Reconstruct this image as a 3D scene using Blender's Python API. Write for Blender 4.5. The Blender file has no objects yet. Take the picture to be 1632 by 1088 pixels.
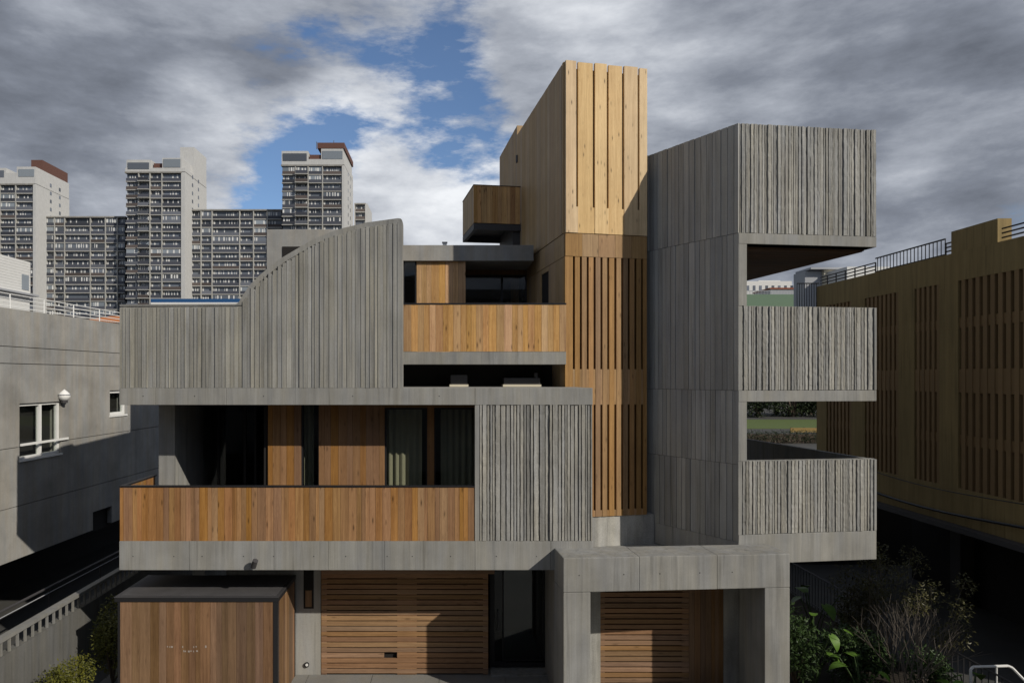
import bpy, bmesh, math, random
from mathutils import Matrix, Vector
random.seed(7)
SC = bpy.context.scene
COL = SC.collection
# ------------------------------------------------------------------ camera
F_PX, CX, CY, DIST, CAMH = 1088.0, 720.0, 600.0, 13.6, 6.6
cam = bpy.data.cameras.new('camera'); camo = bpy.data.objects.new('camera', cam); COL.objects.link(camo)
cam.sensor_width = 36; cam.lens = 24; cam.clip_end = 4000; cam.clip_start = 0.1
cam.shift_x = (816 - CX) / 1632; cam.shift_y = (CY - 544) / 1632
camo.location = (0, -DIST, CAMH); camo.rotation_euler = (math.pi / 2, 0, 0)
SC.camera = camo
SC.render.resolution_x = 1024; SC.render.resolution_y = 682
SC.view_settings.view_transform = 'Standard'; SC.view_settings.look = 'None'
SC.view_settings.exposure = 0.20; SC.view_settings.gamma = 1

# ------------------------------------------------------------------ node helpers
def node(nt, typ, ins=None, **props):
    n = nt.nodes.new(typ)
    for k, v in props.items(): setattr(n, k, v)
    for k, v in (ins or {}).items():
        s = n.inputs[k]
        if isinstance(v, bpy.types.NodeSocket): nt.links.new(v, s)
        else: s.default_value = v
    return n
def fmath(nt, op, a, b=0.0, c=None, clamp=False):
    n = node(nt, 'ShaderNodeMath', operation=op, use_clamp=clamp)
    for i, v in enumerate((a, b, c)):
        if v is None: continue
        if isinstance(v, bpy.types.NodeSocket): nt.links.new(v, n.inputs[i])
        else: n.inputs[i].default_value = v
    return n.outputs[0]
def vmath(nt, op, a, b=None):
    n = node(nt, 'ShaderNodeVectorMath', operation=op)
    for i, v in enumerate((a, b)):
        if v is None: continue
        if isinstance(v, bpy.types.NodeSocket): nt.links.new(v, n.inputs[i])
        else: n.inputs[i].default_value = v
    return n.outputs['Value'] if op in ('DOT_PRODUCT', 'LENGTH') else n.outputs[0]
def ramp(nt, fac, stops, interp='LINEAR'):
    n = node(nt, 'ShaderNodeValToRGB', {'Fac': fac}); cr = n.color_ramp; cr.interpolation = interp
    while len(cr.elements) < len(stops): cr.elements.new(0.5)
    for e, (p, c) in zip(cr.elements, stops):
        e.position = p; e.color = (c, c, c, 1) if isinstance(c, (int, float)) else (*c, 1)
    return n.outputs[0]
def mixc(nt, fac, a, b, mode='MIX'):
    n = node(nt, 'ShaderNodeMix', data_type='RGBA', blend_type=mode)
    for i, v in ((0, fac), (6, a), (7, b)):
        s = n.inputs[i]
        if isinstance(v, bpy.types.NodeSocket): nt.links.new(v, s)
        elif i == 0: s.default_value = v
        else: s.default_value = (v, v, v, 1) if isinstance(v, (int, float)) else (*v, 1)
    return n.outputs[2]
def noise(nt, vec, scale, detail=4, rough=0.55, dist=0.0):
    n = node(nt, 'ShaderNodeTexNoise', {'Scale': scale, 'Detail': detail, 'Roughness': rough, 'Distortion': dist})
    if vec is not None: nt.links.new(vec, n.inputs['Vector'])
    return n.outputs[0]

# ------------------------------------------------------------------ world and sun
SUN = Vector((-1.18, 1.0, -0.92)).normalized()           # the way the light travels
EL = math.asin(-SUN.z); AZ = math.atan2(-SUN.x, -SUN.y)
w = bpy.data.worlds.new('World'); SC.world = w; w.use_nodes = True
nt = w.node_tree; nt.nodes.clear()
sky = node(nt, 'ShaderNodeTexSky', sky_type='NISHITA', sun_disc=False, sun_elevation=EL, sun_rotation=AZ,
           altitude=100, air_density=1.0, dust_density=0.4, ozone_density=2.5)
geo = node(nt, 'ShaderNodeTexCoord')
dvec = vmath(nt, 'NORMALIZE', geo.outputs['Generated'])
def direction(px, py): return Vector(((px - CX) / F_PX, 1.0, (CY - py) / F_PX)).normalized()
def blob(px, py, rad):                                    # a soft patch of sky round one direction; rad in degrees
    d = vmath(nt, 'DOT_PRODUCT', dvec, tuple(direction(px, py)))
    n = node(nt, 'ShaderNodeMapRange', {'Value': d, 'From Min': math.cos(math.radians(rad)), 'From Max': 1.0, 'To Min': 0.0, 'To Max': 1.0})
    n.interpolation_type = 'SMOOTHSTEP'
    return n.outputs[0]
sxyz = node(nt, 'ShaderNodeSeparateXYZ', {'Vector': dvec})
hz = fmath(nt, 'ADD', fmath(nt, 'ABSOLUTE', sxyz.outputs[2]), 0.75)
cvec = node(nt, 'ShaderNodeCombineXYZ', {'X': fmath(nt, 'DIVIDE', sxyz.outputs[0], hz), 'Y': fmath(nt, 'DIVIDE', sxyz.outputs[1], hz), 'Z': fmath(nt, 'MULTIPLY', sxyz.outputs[2], 2.2)}).outputs[0]
cv2 = vmath(nt, 'ADD', cvec, (3.7, 1.3, 5.1))
n1 = noise(nt, cv2, 3.4, 12, 0.60, 0.0)
n2 = noise(nt, vmath(nt, 'ADD', cvec, (9.2, 4.4, 1.7)), 3.0, 10, 0.50, 0.0)
n3 = noise(nt, vmath(nt, 'ADD', cvec, (1.2, 7.4, 3.7)), 10.0, 12, 0.62, 0.0)
cov = fmath(nt, 'ADD', fmath(nt, 'MULTIPLY', n1, 1.15), fmath(nt, 'MULTIPLY', n3, 0.78))
for px, py, r, wt in [(660, 150, 11, -.12), (775, 200, 8, -.20), (400, 240, 11, -.22), (520, 110, 8, .08), (1600, 310, 7, -.26), (450, 290, 6, -.14), (790, 30, 7, -.14),
                      (100, 90, 20, .36), (1300, 120, 30, .40), (660, 310, 8, .26), (900, 60, 8, .20), (560, 330, 7, .1)]:
    cov = fmath(nt, 'ADD', cov, fmath(nt, 'MULTIPLY', blob(px, py, r), wt))
alpha = ramp(nt, cov, [(0.77, 0.02), (0.84, 0.36), (0.91, 0.80), (1.0, 1.0)], 'LINEAR')
bri = fmath(nt, 'ADD', fmath(nt, 'MULTIPLY', n2, 1.0), fmath(nt, 'MULTIPLY', n3, 0.50))
for px, py, r, wt in [(150, 80, 17, -.17), (480, 60, 14, .08), (330, 300, 10, .12), (60, 290, 9, .06), (1480, 250, 12, -.20), (1250, 260, 10, -.08), (650, 290, 13, .32), (850, 60, 14, .14), (1080, 100, 15, .09), (1000, 200, 8, .06), (1400, 340, 6, .16), (1450, 60, 10, .06), (20, 40, 8, .08)]:
    bri = fmath(nt, 'ADD', bri, fmath(nt, 'MULTIPLY', blob(px, py, r), wt))
ccol = ramp(nt, fmath(nt, 'MULTIPLY', bri, 0.8), [(0.40, (0.100, 0.112, 0.138)), (0.56, (0.195, 0.215, 0.258)), (0.69, (0.34, 0.365, 0.415)), (0.82, (0.56, 0.585, 0.63)), (0.95, (0.78, 0.80, 0.83))])
skyc = mixc(nt, 1.0, sky.outputs[0], (0.078, 0.085, 0.095), 'MULTIPLY')
tot = mixc(nt, alpha, skyc, ccol)
bg = node(nt, 'ShaderNodeBackground', {'Color': tot, 'Strength': 1.0})
nt.links.new(bg.outputs[0], node(nt, 'ShaderNodeOutputWorld').inputs[0])
sl = bpy.data.lights.new('sun', 'SUN'); sl.energy = 3.15; sl.angle = math.radians(0.53); sl.color = (1.0, 0.93, 0.82)
so = bpy.data.objects.new('sun', sl); COL.objects.link(so); so.location = (30, -30, 40)
so.rotation_euler = SUN.to_track_quat('-Z', 'Y').to_euler()

# ------------------------------------------------------------------ materials
M = {}
def new_mat(name):
    m = bpy.data.materials.new(name); m.use_nodes = True; m.node_tree.nodes.clear(); M[name] = m
    t = m.node_tree
    b = node(t, 'ShaderNodeBsdfPrincipled'); o = node(t, 'ShaderNodeOutputMaterial'); t.links.new(b.outputs[0], o.inputs[0])
    return m, t, b
def coords(t, scale, rnd=True):
    p = node(t, 'ShaderNodeNewGeometry').outputs['Position']
    if rnd:
        r = node(t, 'ShaderNodeObjectInfo').outputs['Random']
        off = node(t, 'ShaderNodeCombineXYZ', {'X': fmath(t, 'MULTIPLY', r, 37.0), 'Y': fmath(t, 'MULTIPLY', r, 91.0), 'Z': fmath(t, 'MULTIPLY', r, 53.0)}).outputs[0]
        p = vmath(t, 'ADD', p, off)
    return vmath(t, 'MULTIPLY', p, scale)
def bump(t, b, h, strength, dist):
    n = node(t, 'ShaderNodeBump', {'Strength': strength, 'Distance': dist, 'Height': h}); t.links.new(n.outputs[0], b.inputs['Normal'])
def concrete(name, base, rand=0.0, blotch=0.35, streak=0.3, fine=0.25, rough=0.85, tint=(1.0, 0.97, 0.87), bumpd=0.004, formed=0.0):
    m, t, b = new_mat(name)
    big = noise(t, coords(t, (1, 1, 1), False), 0.9, 5, 0.6)
    st = noise(t, coords(t, (7, 7, 0.45), rand > 0), 1.0, 5, 0.6)
    fi = noise(t, coords(t, (1, 1, 1), rand > 0), 38, 5, 0.7)
    v = fmath(t, 'ADD', 1.0, fmath(t, 'MULTIPLY', fmath(t, 'SUBTRACT', big, 0.5), blotch * 1.6))
    v = fmath(t, 'MULTIPLY', v, fmath(t, 'ADD', 1.0, fmath(t, 'MULTIPLY', fmath(t, 'SUBTRACT', st, 0.5), streak * 2)))
    v = fmath(t, 'MULTIPLY', v, fmath(t, 'ADD', 1.0, fmath(t, 'MULTIPLY', fmath(t, 'SUBTRACT', fi, 0.5), fine * 2)))
    dr = ramp(t, noise(t, coords(t, (10, 10, 0.5), False), 1.0, 5, 0.6), [(0.56, 0.0), (0.72, 1.0)])
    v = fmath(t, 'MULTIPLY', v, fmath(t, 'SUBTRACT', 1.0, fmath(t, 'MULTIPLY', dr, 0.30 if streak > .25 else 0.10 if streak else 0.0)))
    if formed:
        fo = noise(t, coords(t, (34, 34, 0.25), False), 1.0, 2, 0.5)
        v = fmath(t, 'MULTIPLY', v, fmath(t, 'ADD', 1.0, fmath(t, 'MULTIPLY', fmath(t, 'SUBTRACT', fo, 0.5), formed)))
    if rand:
        r = node(t, 'ShaderNodeObjectInfo').outputs['Random']
        v = fmath(t, 'MULTIPLY', v, fmath(t, 'ADD', 1.0 - rand / 2, fmath(t, 'MULTIPLY', r, rand)))
    hue = noise(t, coords(t, (5, 5, 0.6), rand > 0), 0.8, 3, 0.5)
    c1 = mixc(t, ramp(t, hue, [(0.35, 0.0), (0.65, 1.0)]), tuple(base * k for k in tint), tuple(base * k for k in (0.97, 0.972, 0.945)))
    cc = node(t, 'ShaderNodeCombineXYZ', {'X': v, 'Y': v, 'Z': v}).outputs[0]
    t.links.new(mixc(t, 1.0, c1, cc, 'MULTIPLY'), b.inputs['Base Color'])
    b.inputs['Roughness'].default_value = rough
    b.inputs['Specular IOR Level'].default_value = 0.25
    h = fmath(t, 'ADD', fmath(t, 'MULTIPLY', fi, 0.7), fmath(t, 'MULTIPLY', st, 0.5))
    bump(t, b, h, 0.6, bumpd)
    return m
concrete('concrete', 0.255, blotch=0.5, streak=0.34, fine=0.14, formed=0.28)
concrete('concrete_board', 0.26, rand=0.24, blotch=0.35, streak=0.7, fine=0.3, tint=(1.03, 0.985, 0.84))
concrete('concrete_rib', 0.285, rand=0.22, blotch=0.2, streak=0.95, fine=0.4, tint=(1.03, 0.985, 0.86), bumpd=0.008)
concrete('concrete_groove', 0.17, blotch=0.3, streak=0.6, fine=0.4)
concrete('concrete_side', 0.36, rand=0.3, blotch=0.25, streak=0.35, fine=0.2)
concrete('concrete_old', 0.275, blotch=0.7, streak=0.2, fine=0.2, tint=(1.02, 0.96, 0.85), formed=0.1)
concrete('concrete_stained', 0.33, blotch=1.1, streak=0.5, fine=0.4)
concrete('pavement', 0.22, blotch=0.4, streak=0.0, fine=0.3)
concrete('dark_paving', 0.07, blotch=0.4, streak=0.0, fine=0.3)
concrete('ochre_render', 0.27, blotch=0.3, streak=0.4, fine=0.15, tint=(1.0, 0.73, 0.32))
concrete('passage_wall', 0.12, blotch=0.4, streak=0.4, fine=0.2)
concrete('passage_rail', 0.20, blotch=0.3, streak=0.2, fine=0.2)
concrete('tower_white', 0.50, blotch=0.15, streak=0.2, fine=0.1, tint=(0.98, 0.98, 0.97))
concrete('tower_slab', 0.40, rand=0.2, blotch=0.15, streak=0.2, fine=0.1)
# the ochre needs its second tint too
t = M['ochre_render'].node_tree
for n in t.nodes:
    if n.type == 'MIX' and n.blend_type == 'MIX': n.inputs[7].default_value = (0.255, 0.19, 0.085, 1)

def wood(name, dark, light, vert=True, rand=0.5, knots=0.6, rough=0.6, kscale=1.25):
    m, t, b = new_mat(name)
    L = lambda a, c: (a, a, c) if vert else (c, a, a)
    g = noise(t, coords(t, L(16, 0.55)), 1.0, 4, 0.55, 0.6)
    g2 = noise(t, coords(t, L(90, 2.2)), 1.0, 3, 0.6, 0.3)
    vo = node(t, 'ShaderNodeTexVoronoi', {'Vector': coords(t, L(7.5, 2.1)), 'Scale': kscale, 'Randomness': 1.0}, feature='F1')
    kd = vo.outputs['Distance']
    kn = ramp(t, fmath(t, 'ADD', kd, fmath(t, 'MULTIPLY', fmath(t, 'SUBTRACT', g2, 0.5), 0.10)), [(0.05, 1.0), (0.14, 0.45), (0.24, 0.0)])
    ksel = ramp(t, node(t, 'ShaderNodeSeparateXYZ', {'Vector': vo.outputs['Color']}).outputs[0], [(0.42, 0.0), (0.47, 1.0)])
    kn = fmath(t, 'MULTIPLY', kn, ksel)
    ring = fmath(t, 'SINE', fmath(t, 'MULTIPLY', fmath(t, 'ADD', fmath(t, 'MULTIPLY', g, 5.0), kd), 14.0))
    f = fmath(t, 'ADD', fmath(t, 'MULTIPLY', g, 0.75), fmath(t, 'ADD', fmath(t, 'MULTIPLY', g2, 0.35), fmath(t, 'MULTIPLY', ring, 0.05)))
    c = mixc(t, ramp(t, f, [(0.30, 0.0), (0.78, 1.0)]), dark, light)
    c = mixc(t, fmath(t, 'MULTIPLY', kn, knots), c, tuple(x * 0.28 for x in dark))
    oi = node(t, 'ShaderNodeObjectInfo').outputs['Random']
    hs = node(t, 'ShaderNodeHueSaturation', {'Hue': fmath(t, 'ADD', 0.5 - min(.008, .015 * rand), fmath(t, 'MULTIPLY', fmath(t, 'FRACT', fmath(t, 'MULTIPLY', oi, 7.31)), min(.016, .03 * rand))),
        'Saturation': fmath(t, 'ADD', 0.85, fmath(t, 'MULTIPLY', fmath(t, 'FRACT', fmath(t, 'MULTIPLY', oi, 3.77)), 0.25)),
        'Value': fmath(t, 'ADD', 1.0 - rand / 2, fmath(t, 'MULTIPLY', oi, rand)), 'Color': c})
    wea = noise(t, coords(t, (1, 1, 1), False), 1.3, 4, 0.6)
    wv = fmath(t, 'ADD', 0.8, fmath(t, 'MULTIPLY', wea, 0.4))
    cc = node(t, 'ShaderNodeCombineXYZ', {'X': wv, 'Y': wv, 'Z': wv}).outputs[0]
    t.links.new(mixc(t, 1.0, hs.outputs[0], cc, 'MULTIPLY'), b.inputs['Base Color'])
    b.inputs['Roughness'].default_value = rough; b.inputs['Specular IOR Level'].default_value = 0.25
    bump(t, b, fmath(t, 'SUBTRACT', fmath(t, 'ADD', g2, g), kn), 0.35, 0.003)
    return m
wood('timber_rail', (0.185, 0.085, 0.030), (0.390, 0.210, 0.084), rand=0.42, knots=0.8)
wood('timber_panel', (0.185, 0.088, 0.032), (0.35, 0.185, 0.075), rand=0.25)
wood('timber_terrace', (0.31, 0.155, 0.060), (0.59, 0.36, 0.16), rand=0.42, knots=0.85)
wood('timber_slat', (0.205, 0.112, 0.043), (0.375, 0.222, 0.09), rand=0.3)
wood('timber_pale', (0.50, 0.325, 0.145), (0.74, 0.53, 0.27), rand=0.14, knots=0.95, kscale=1.5)
wood('timber_side', (0.30, 0.20, 0.105), (0.44, 0.31, 0.17), rand=0.2, knots=0.25)
wood('timber_store', (0.115, 0.062, 0.033), (0.24, 0.142, 0.078), rand=0.7, knots=0.3)
wood('timber_garage', (0.18, 0.10, 0.052), (0.36, 0.215, 0.115), vert=False, rand=0.4, knots=0.5)
wood('timber_door', (0.15, 0.085, 0.04), (0.27, 0.16, 0.08), rand=0.3, knots=0.3)
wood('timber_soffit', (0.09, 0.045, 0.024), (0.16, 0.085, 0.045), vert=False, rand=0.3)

def plain(name, col, rough=0.6, metal=0.0, var=0.1, spec=0.3, rand=0.0):
    m, t, b = new_mat(name)
    n = noise(t, coords(t, (1, 1, 1), False), 3.0, 4, 0.6)
    v = fmath(t, 'ADD', 1.0 - var, fmath(t, 'MULTIPLY', n, 2 * var))
    if rand: v = fmath(t, 'MULTIPLY', v, fmath(t, 'ADD', 1.0 - rand / 2, fmath(t, 'MULTIPLY', node(t, 'ShaderNodeObjectInfo').outputs['Random'], rand)))
    cc = node(t, 'ShaderNodeCombineXYZ', {'X': v, 'Y': v, 'Z': v}).outputs[0]
    t.links.new(mixc(t, 1.0, col, cc, 'MULTIPLY'), b.inputs['Base Color'])
    b.inputs['Roughness'].default_value = rough; b.inputs['Metallic'].default_value = metal; b.inputs['Specular IOR Level'].default_value = spec
    return m
plain('black_metal', (0.018, 0.018, 0.020), 0.45)
plain('dark_steel', (0.055, 0.053, 0.055), 0.5)
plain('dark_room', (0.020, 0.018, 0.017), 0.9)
plain('white_frame', (0.72, 0.72, 0.70), 0.4)
plain('white_wall', (0.62, 0.62, 0.60), 0.7)
plain('grey_cladding', (0.33, 0.34, 0.36), 0.7)
plain('bitumen', (0.075, 0.072, 0.074), 0.7, var=0.3)
plain('curtain', (0.27, 0.25, 0.18), 0.9)
plain('brown_cladding', (0.125, 0.062, 0.048), 0.7)
plain('parapet_dark', (0.058, 0.062, 0.078), 0.6, rand=0.8)
plain('parapet_grey', (0.12, 0.128, 0.15), 0.6, rand=0.6)
plain('parapet_brown', (0.095, 0.078, 0.072), 0.6, rand=0.6)
plain('far_glass', (0.115, 0.13, 0.155), 0.2, rand=1.2, spec=0.6)
plain('far_bright_glass', (0.22, 0.25, 0.28), 0.15, rand=0.6, spec=0.6)
plain('far_curtain', (0.68, 0.68, 0.66), 0.8, var=0.3)
plain('far_body', (0.13, 0.13, 0.14), 0.8)
plain('blue_sheet', (0.02, 0.075, 0.19), 0.5)
plain('cream', (0.60, 0.55, 0.43), 0.6)
plain('terracotta', (0.42, 0.16, 0.06), 0.8, var=0.2)
plain('red_roof', (0.22, 0.07, 0.04), 0.8)
plain('green_paint', (0.13, 0.20, 0.135), 0.7)
plain('ochre_fin', (0.24, 0.155, 0.072), 0.75, rand=0.2)
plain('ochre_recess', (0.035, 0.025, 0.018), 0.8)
plain('lamp_white', (0.75, 0.75, 0.73), 0.35)
plain('soil', (0.03, 0.024, 0.018), 0.95, var=0.4)
plain('lawn', (0.085, 0.115, 0.03), 0.9, var=0.3)
plain('bark', (0.08, 0.06, 0.045), 0.9, var=0.3)
plain('dry_branch', (0.13, 0.11, 0.09), 0.9, var=0.3)
plain('letter_white', (0.34, 0.29, 0.25), 0.7)
plain('yellow_paint', (0.24, 0.16, 0.05), 0.7)
def glass_mat():
    m = bpy.data.materials.new('window_glass'); m.use_nodes = True; t = m.node_tree; t.nodes.clear(); M['window_glass'] = m
    fr = node(t, 'ShaderNodeFresnel', {'IOR': 1.5})
    front = fmath(t, 'SUBTRACT', 1.0, node(t, 'ShaderNodeNewGeometry').outputs['Backfacing'])
    tr = node(t, 'ShaderNodeBsdfTransparent', {'Color': (0.90, 0.92, 0.90, 1)})
    gl = node(t, 'ShaderNodeBsdfGlossy', {'Color': (0.9, 0.95, 1, 1), 'Roughness': 0.02})
    mx = node(t, 'ShaderNodeMixShader', {0: fmath(t, 'MULTIPLY', fr.outputs[0], front), 1: tr.outputs[0], 2: gl.outputs[0]})
    t.links.new(mx.outputs[0], node(t, 'ShaderNodeOutputMaterial').inputs[0])
glass_mat()
def leaf_mat(name, c1, c2):
    m, t, b = new_mat(name)
    n = noise(t, coords(t, (1, 1, 1), False), 3.5, 4, 0.6)
    n2 = noise(t, coords(t, (1, 1, 1), False), 26.0, 2, 0.6)
    t.links.new(mixc(t, ramp(t, fmath(t, 'ADD', fmath(t, 'MULTIPLY', n, 0.6), fmath(t, 'MULTIPLY', n2, 0.4)), [(0.35, 0.0), (0.65, 1.0)]), c1, c2), b.inputs['Base Color'])
    b.inputs['Roughness'].default_value = 0.5
    b.inputs['Specular IOR Level'].default_value = 0.3
leaf_mat('leaf_bush', (0.050, 0.062, 0.008), (0.135, 0.125, 0.014))
leaf_mat('leaf_dark', (0.022, 0.045, 0.014), (0.05, 0.085, 0.022))
leaf_mat('leaf_brown', (0.040, 0.042, 0.014), (0.085, 0.075, 0.025))
leaf_mat('leaf_bright', (0.06, 0.12, 0.018), (0.10, 0.19, 0.025))
leaf_mat('leaf_tree', (0.014, 0.024, 0.010), (0.035, 0.05, 0.016))

# ------------------------------------------------------------------ object helpers
def X(px, Y): return (px - CX) * (Y + DIST) / F_PX        # photograph column at depth Y -> metres
def Z(py, Y): return CAMH - (py - CY) * (Y + DIST) / F_PX
W = {}
ID = Matrix.Identity(4)
def place(o, parent=None, mat=ID):
    COL.objects.link(o); W[o.name] = mat
    if parent is not None:
        o.parent = parent; o.matrix_parent_inverse = W[parent.name].inverted()
    o.matrix_basis = mat
    return o
def thing(name, label, cat, loc=(0, 0, 0), group=None):
    o = bpy.data.objects.new(name, None); o.empty_display_size = 0.3
    place(o, None, Matrix.Translation(loc)); return tag(o, label, cat, group)
def tag(o, label, cat, group=None):
    o['label'] = label; o['category'] = cat
    if group: o['group'] = group
    return o
def mesh_obj(name, verts, faces, mat, parent=None, F=ID, smooth=False):
    me = bpy.data.meshes.new(name); me.from_pydata([tuple(v) for v in verts], [], faces); me.update()
    if isinstance(mat, str): mat = M[mat]
    me.materials.append(mat)
    if smooth:
        for p in me.polygons: p.use_smooth = True
    return place(bpy.data.objects.new(name, me), parent, F)
BF = [(0, 3, 2, 1), (4, 5, 6, 7), (0, 1, 5, 4), (1, 2, 6, 5), (2, 3, 7, 6), (3, 0, 4, 7)]
def bverts(x0, x1, y0, y1, z0, z1):
    return [(x0, y0, z0), (x1, y0, z0), (x1, y1, z0), (x0, y1, z0), (x0, y0, z1), (x1, y0, z1), (x1, y1, z1), (x0, y1, z1)]
def box(name, x0, x1, y0, y1, z0, z1, mat, parent=None, F=ID, bev=0.0):
    if x0 > x1: x0, x1 = x1, x0
    if not bev: return mesh_obj(name, bverts(x0, x1, y0, y1, z0, z1), BF, mat, parent, F)
    bm = bmesh.new(); vs = [bm.verts.new(v) for v in bverts(x0, x1, y0, y1, z0, z1)]
    for f in BF: bm.faces.new([vs[i] for i in f])
    bmesh.ops.bevel(bm, geom=list(bm.edges), offset=bev, segments=2, affect='EDGES', profile=0.6)
    me = bpy.data.meshes.new(name); bm.to_mesh(me); bm.free(); me.materials.append(M[mat])
    return place(bpy.data.objects.new(name, me), parent, F)
class Multi:                                             # several boxes in one mesh (one part)
    def __init__(s): s.v = []; s.f = []
    def add(s, x0, x1, y0, y1, z0, z1):
        k = len(s.v); s.v += bverts(x0, x1, y0, y1, z0, z1); s.f += [tuple(i + k for i in f) for f in BF]; return s
    def tube(s, pts, r, n=6):
        for a, b in zip(pts[:-1], pts[1:]):
            a, b = Vector(a), Vector(b); d = (b - a).normalized()
            u = d.orthogonal().normalized(); v = d.cross(u); k = len(s.v)
            ra, rb = (r, r) if not isinstance(r, tuple) else r
            for p, rr in ((a, ra), (b, rb)):
                for i in range(n):
                    an = 2 * math.pi * i / n; s.v.append(tuple(p + (u * math.cos(an) + v * math.sin(an)) * rr))
            for i in range(n):
                j = (i + 1) % n; s.f.append((k + i, k + j, k + n + j, k + n + i))
            s.f.append(tuple(k + i for i in reversed(range(n)))); s.f.append(tuple(k + n + i for i in range(n)))
        return s
    def build(s, name, mat, parent=None, F=ID, kind=None):
        o = mesh_obj(name, s.v, s.f, mat, parent, F)
        if kind: o['kind'] = kind
        return o
def prism(name, pts, z0, z1, mat, parent=None, F=ID):     # a plan outline raised from z0 to z1
    n = len(pts); a = sum(pts[i][0] * pts[(i + 1) % n][1] - pts[(i + 1) % n][0] * pts[i][1] for i in range(n))
    if a < 0: pts = pts[::-1]
    v = [(x, y, z0) for x, y in pts] + [(x, y, z1) for x, y in pts]
    f = [tuple(reversed(range(n))), tuple(range(n, 2 * n))] + [(i, (i + 1) % n, n + (i + 1) % n, n + i) for i in range(n)]
    return mesh_obj(name, v, f, mat, parent, F)
def plate(name, pts, y0, y1, mat, parent=None, F=ID):     # an upright outline (x, z) with thickness y0..y1
    n = len(pts); a = sum(pts[i][0] * pts[(i + 1) % n][1] - pts[(i + 1) % n][0] * pts[i][1] for i in range(n))
    if a < 0: pts = pts[::-1]
    v = [(x, y0, z) for x, z in pts] + [(x, y1, z) for x, z in pts]
    f = [tuple(range(n)), tuple(reversed(range(n, 2 * n)))] + [(i, n + i, n + (i + 1) % n, (i + 1) % n) for i in range(n)]
    return mesh_obj(name, v, f, mat, parent, F)
CACHE = {}
def unit_mesh(kind, mat):
    key = (kind, mat)
    if key in CACHE: return CACHE[key]
    me = bpy.data.meshes.new(kind if isinstance(kind, str) else kind[0])
    if kind == 'plank': v, f = bverts(0, 1, 0, 1, 0, 1), BF
    else:                                                # ragged concrete rib or formed board, unit sized, front at y = 0
        style, k = kind; rg = random.Random(k * 31 + (5 if style == 'rib' else 11)); n = 26 if style == 'rib' else 6
        rag = 0.055 if style == 'rib' else 0.012; cut = 0.12 if style == 'rib' else 0.03
        v, f = [], []; la = lb = 0.0; dy = 0.0
        for i in range(n + 1):
            z = i / n + (rg.uniform(-.3, .3) / n if 0 < i < n else 0)
            la = la * 0.25 + rg.uniform(-rag, rag); lb = lb * 0.25 + rg.uniform(-rag, rag); dy = dy * 0.3 + rg.uniform(-.14, .14) * (1 if style == 'rib' else .15)
            v += [(0.0, 1, z), (max(0.01, cut + la), max(0, dy), z), (min(.99, 1 - cut + lb), max(0, dy + rg.uniform(-.1, .1) * (style == 'rib')), z), (1.0, 1, z)]
        for i in range(n):
            a = 4 * i; b = a + 4
            for j in range(3): f.append((a + j, a + j + 1, b + j + 1, b + j))
        f.append((3, 2, 1, 0)); f.append((4 * n, 4 * n + 1, 4 * n + 2, 4 * n + 3))
    me.from_pydata(v, [], f); me.update(); me.materials.append(M[mat]); CACHE[key] = me
    return me
def piece(name, kind, parent, x0, x1, y0, y1, z0, z1, mat, F=ID):
    o = bpy.data.objects.new(name, unit_mesh(kind, mat))
    return place(o, parent, F @ Matrix.Translation((x0, y0, z0)) @ Matrix.Diagonal((x1 - x0, y1 - y0, z1 - z0, 1)))
def split(a, b, wmean, jit=0.35):                        # uneven division of a..b
    n = max(1, round(abs(b - a) / wmean)); ws = [1 + random.uniform(-jit, jit) for _ in range(n)]; s = sum(ws); out = [a]
    for q in ws: out.append(out[-1] + (b - a) * q / s)
    return out
def planks(parent, x0, x1, y0, y1, z0, z1, mat, wmean=0.12, gap=0.004, F=ID, jit=0.3, name='plank'):
    e = split(x0, x1, wmean, jit)
    for a, b in zip(e[:-1], e[1:]):
        d = random.uniform(0, 0.004)
        piece(name, 'plank', parent, a + gap / 2, b - gap / 2, y0 + d, y1, z0, z1, mat, F)
def planks_v(parent, x0, x1, v0, v1, z0, z1, mat, wmean=0.2, gap=0.003, F=ID, name='plank'):   # boards along the depth of a side wall
    e = split(v0, v1, wmean, 0.2)
    for a, b in zip(e[:-1], e[1:]):
        d = random.uniform(0, 0.003)
        piece(name, 'plank', parent, x0 + d, x1, a + gap / 2, b - gap / 2, z0, z1, mat, F)
def ribs(parent, x0, x1, y0, y1, z0, z1, mat='concrete_rib', wmean=0.1, gap=0.010, F=ID, style='rib', jit=0.35, dj=0.3, name='concrete_rib'):
    e = split(x0, x1, wmean, jit)
    for a, b in zip(e[:-1], e[1:]):
        d = random.uniform(0, dj) * (y1 - y0); g = gap * random.uniform(0.5, 1.6)
        piece(name, (style, random.randrange(10)), parent, a + g / 2, b - g / 2, y0 + d, y1, z0 + random.uniform(0, .006), z1 - random.uniform(0, .006), mat, F)
def frame_at(x, y, ang): return Matrix.Translation((x, y, 0)) @ Matrix.Rotation(ang, 4, 'Z')
def structure(o): o['kind'] = 'structure'; return o
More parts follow.
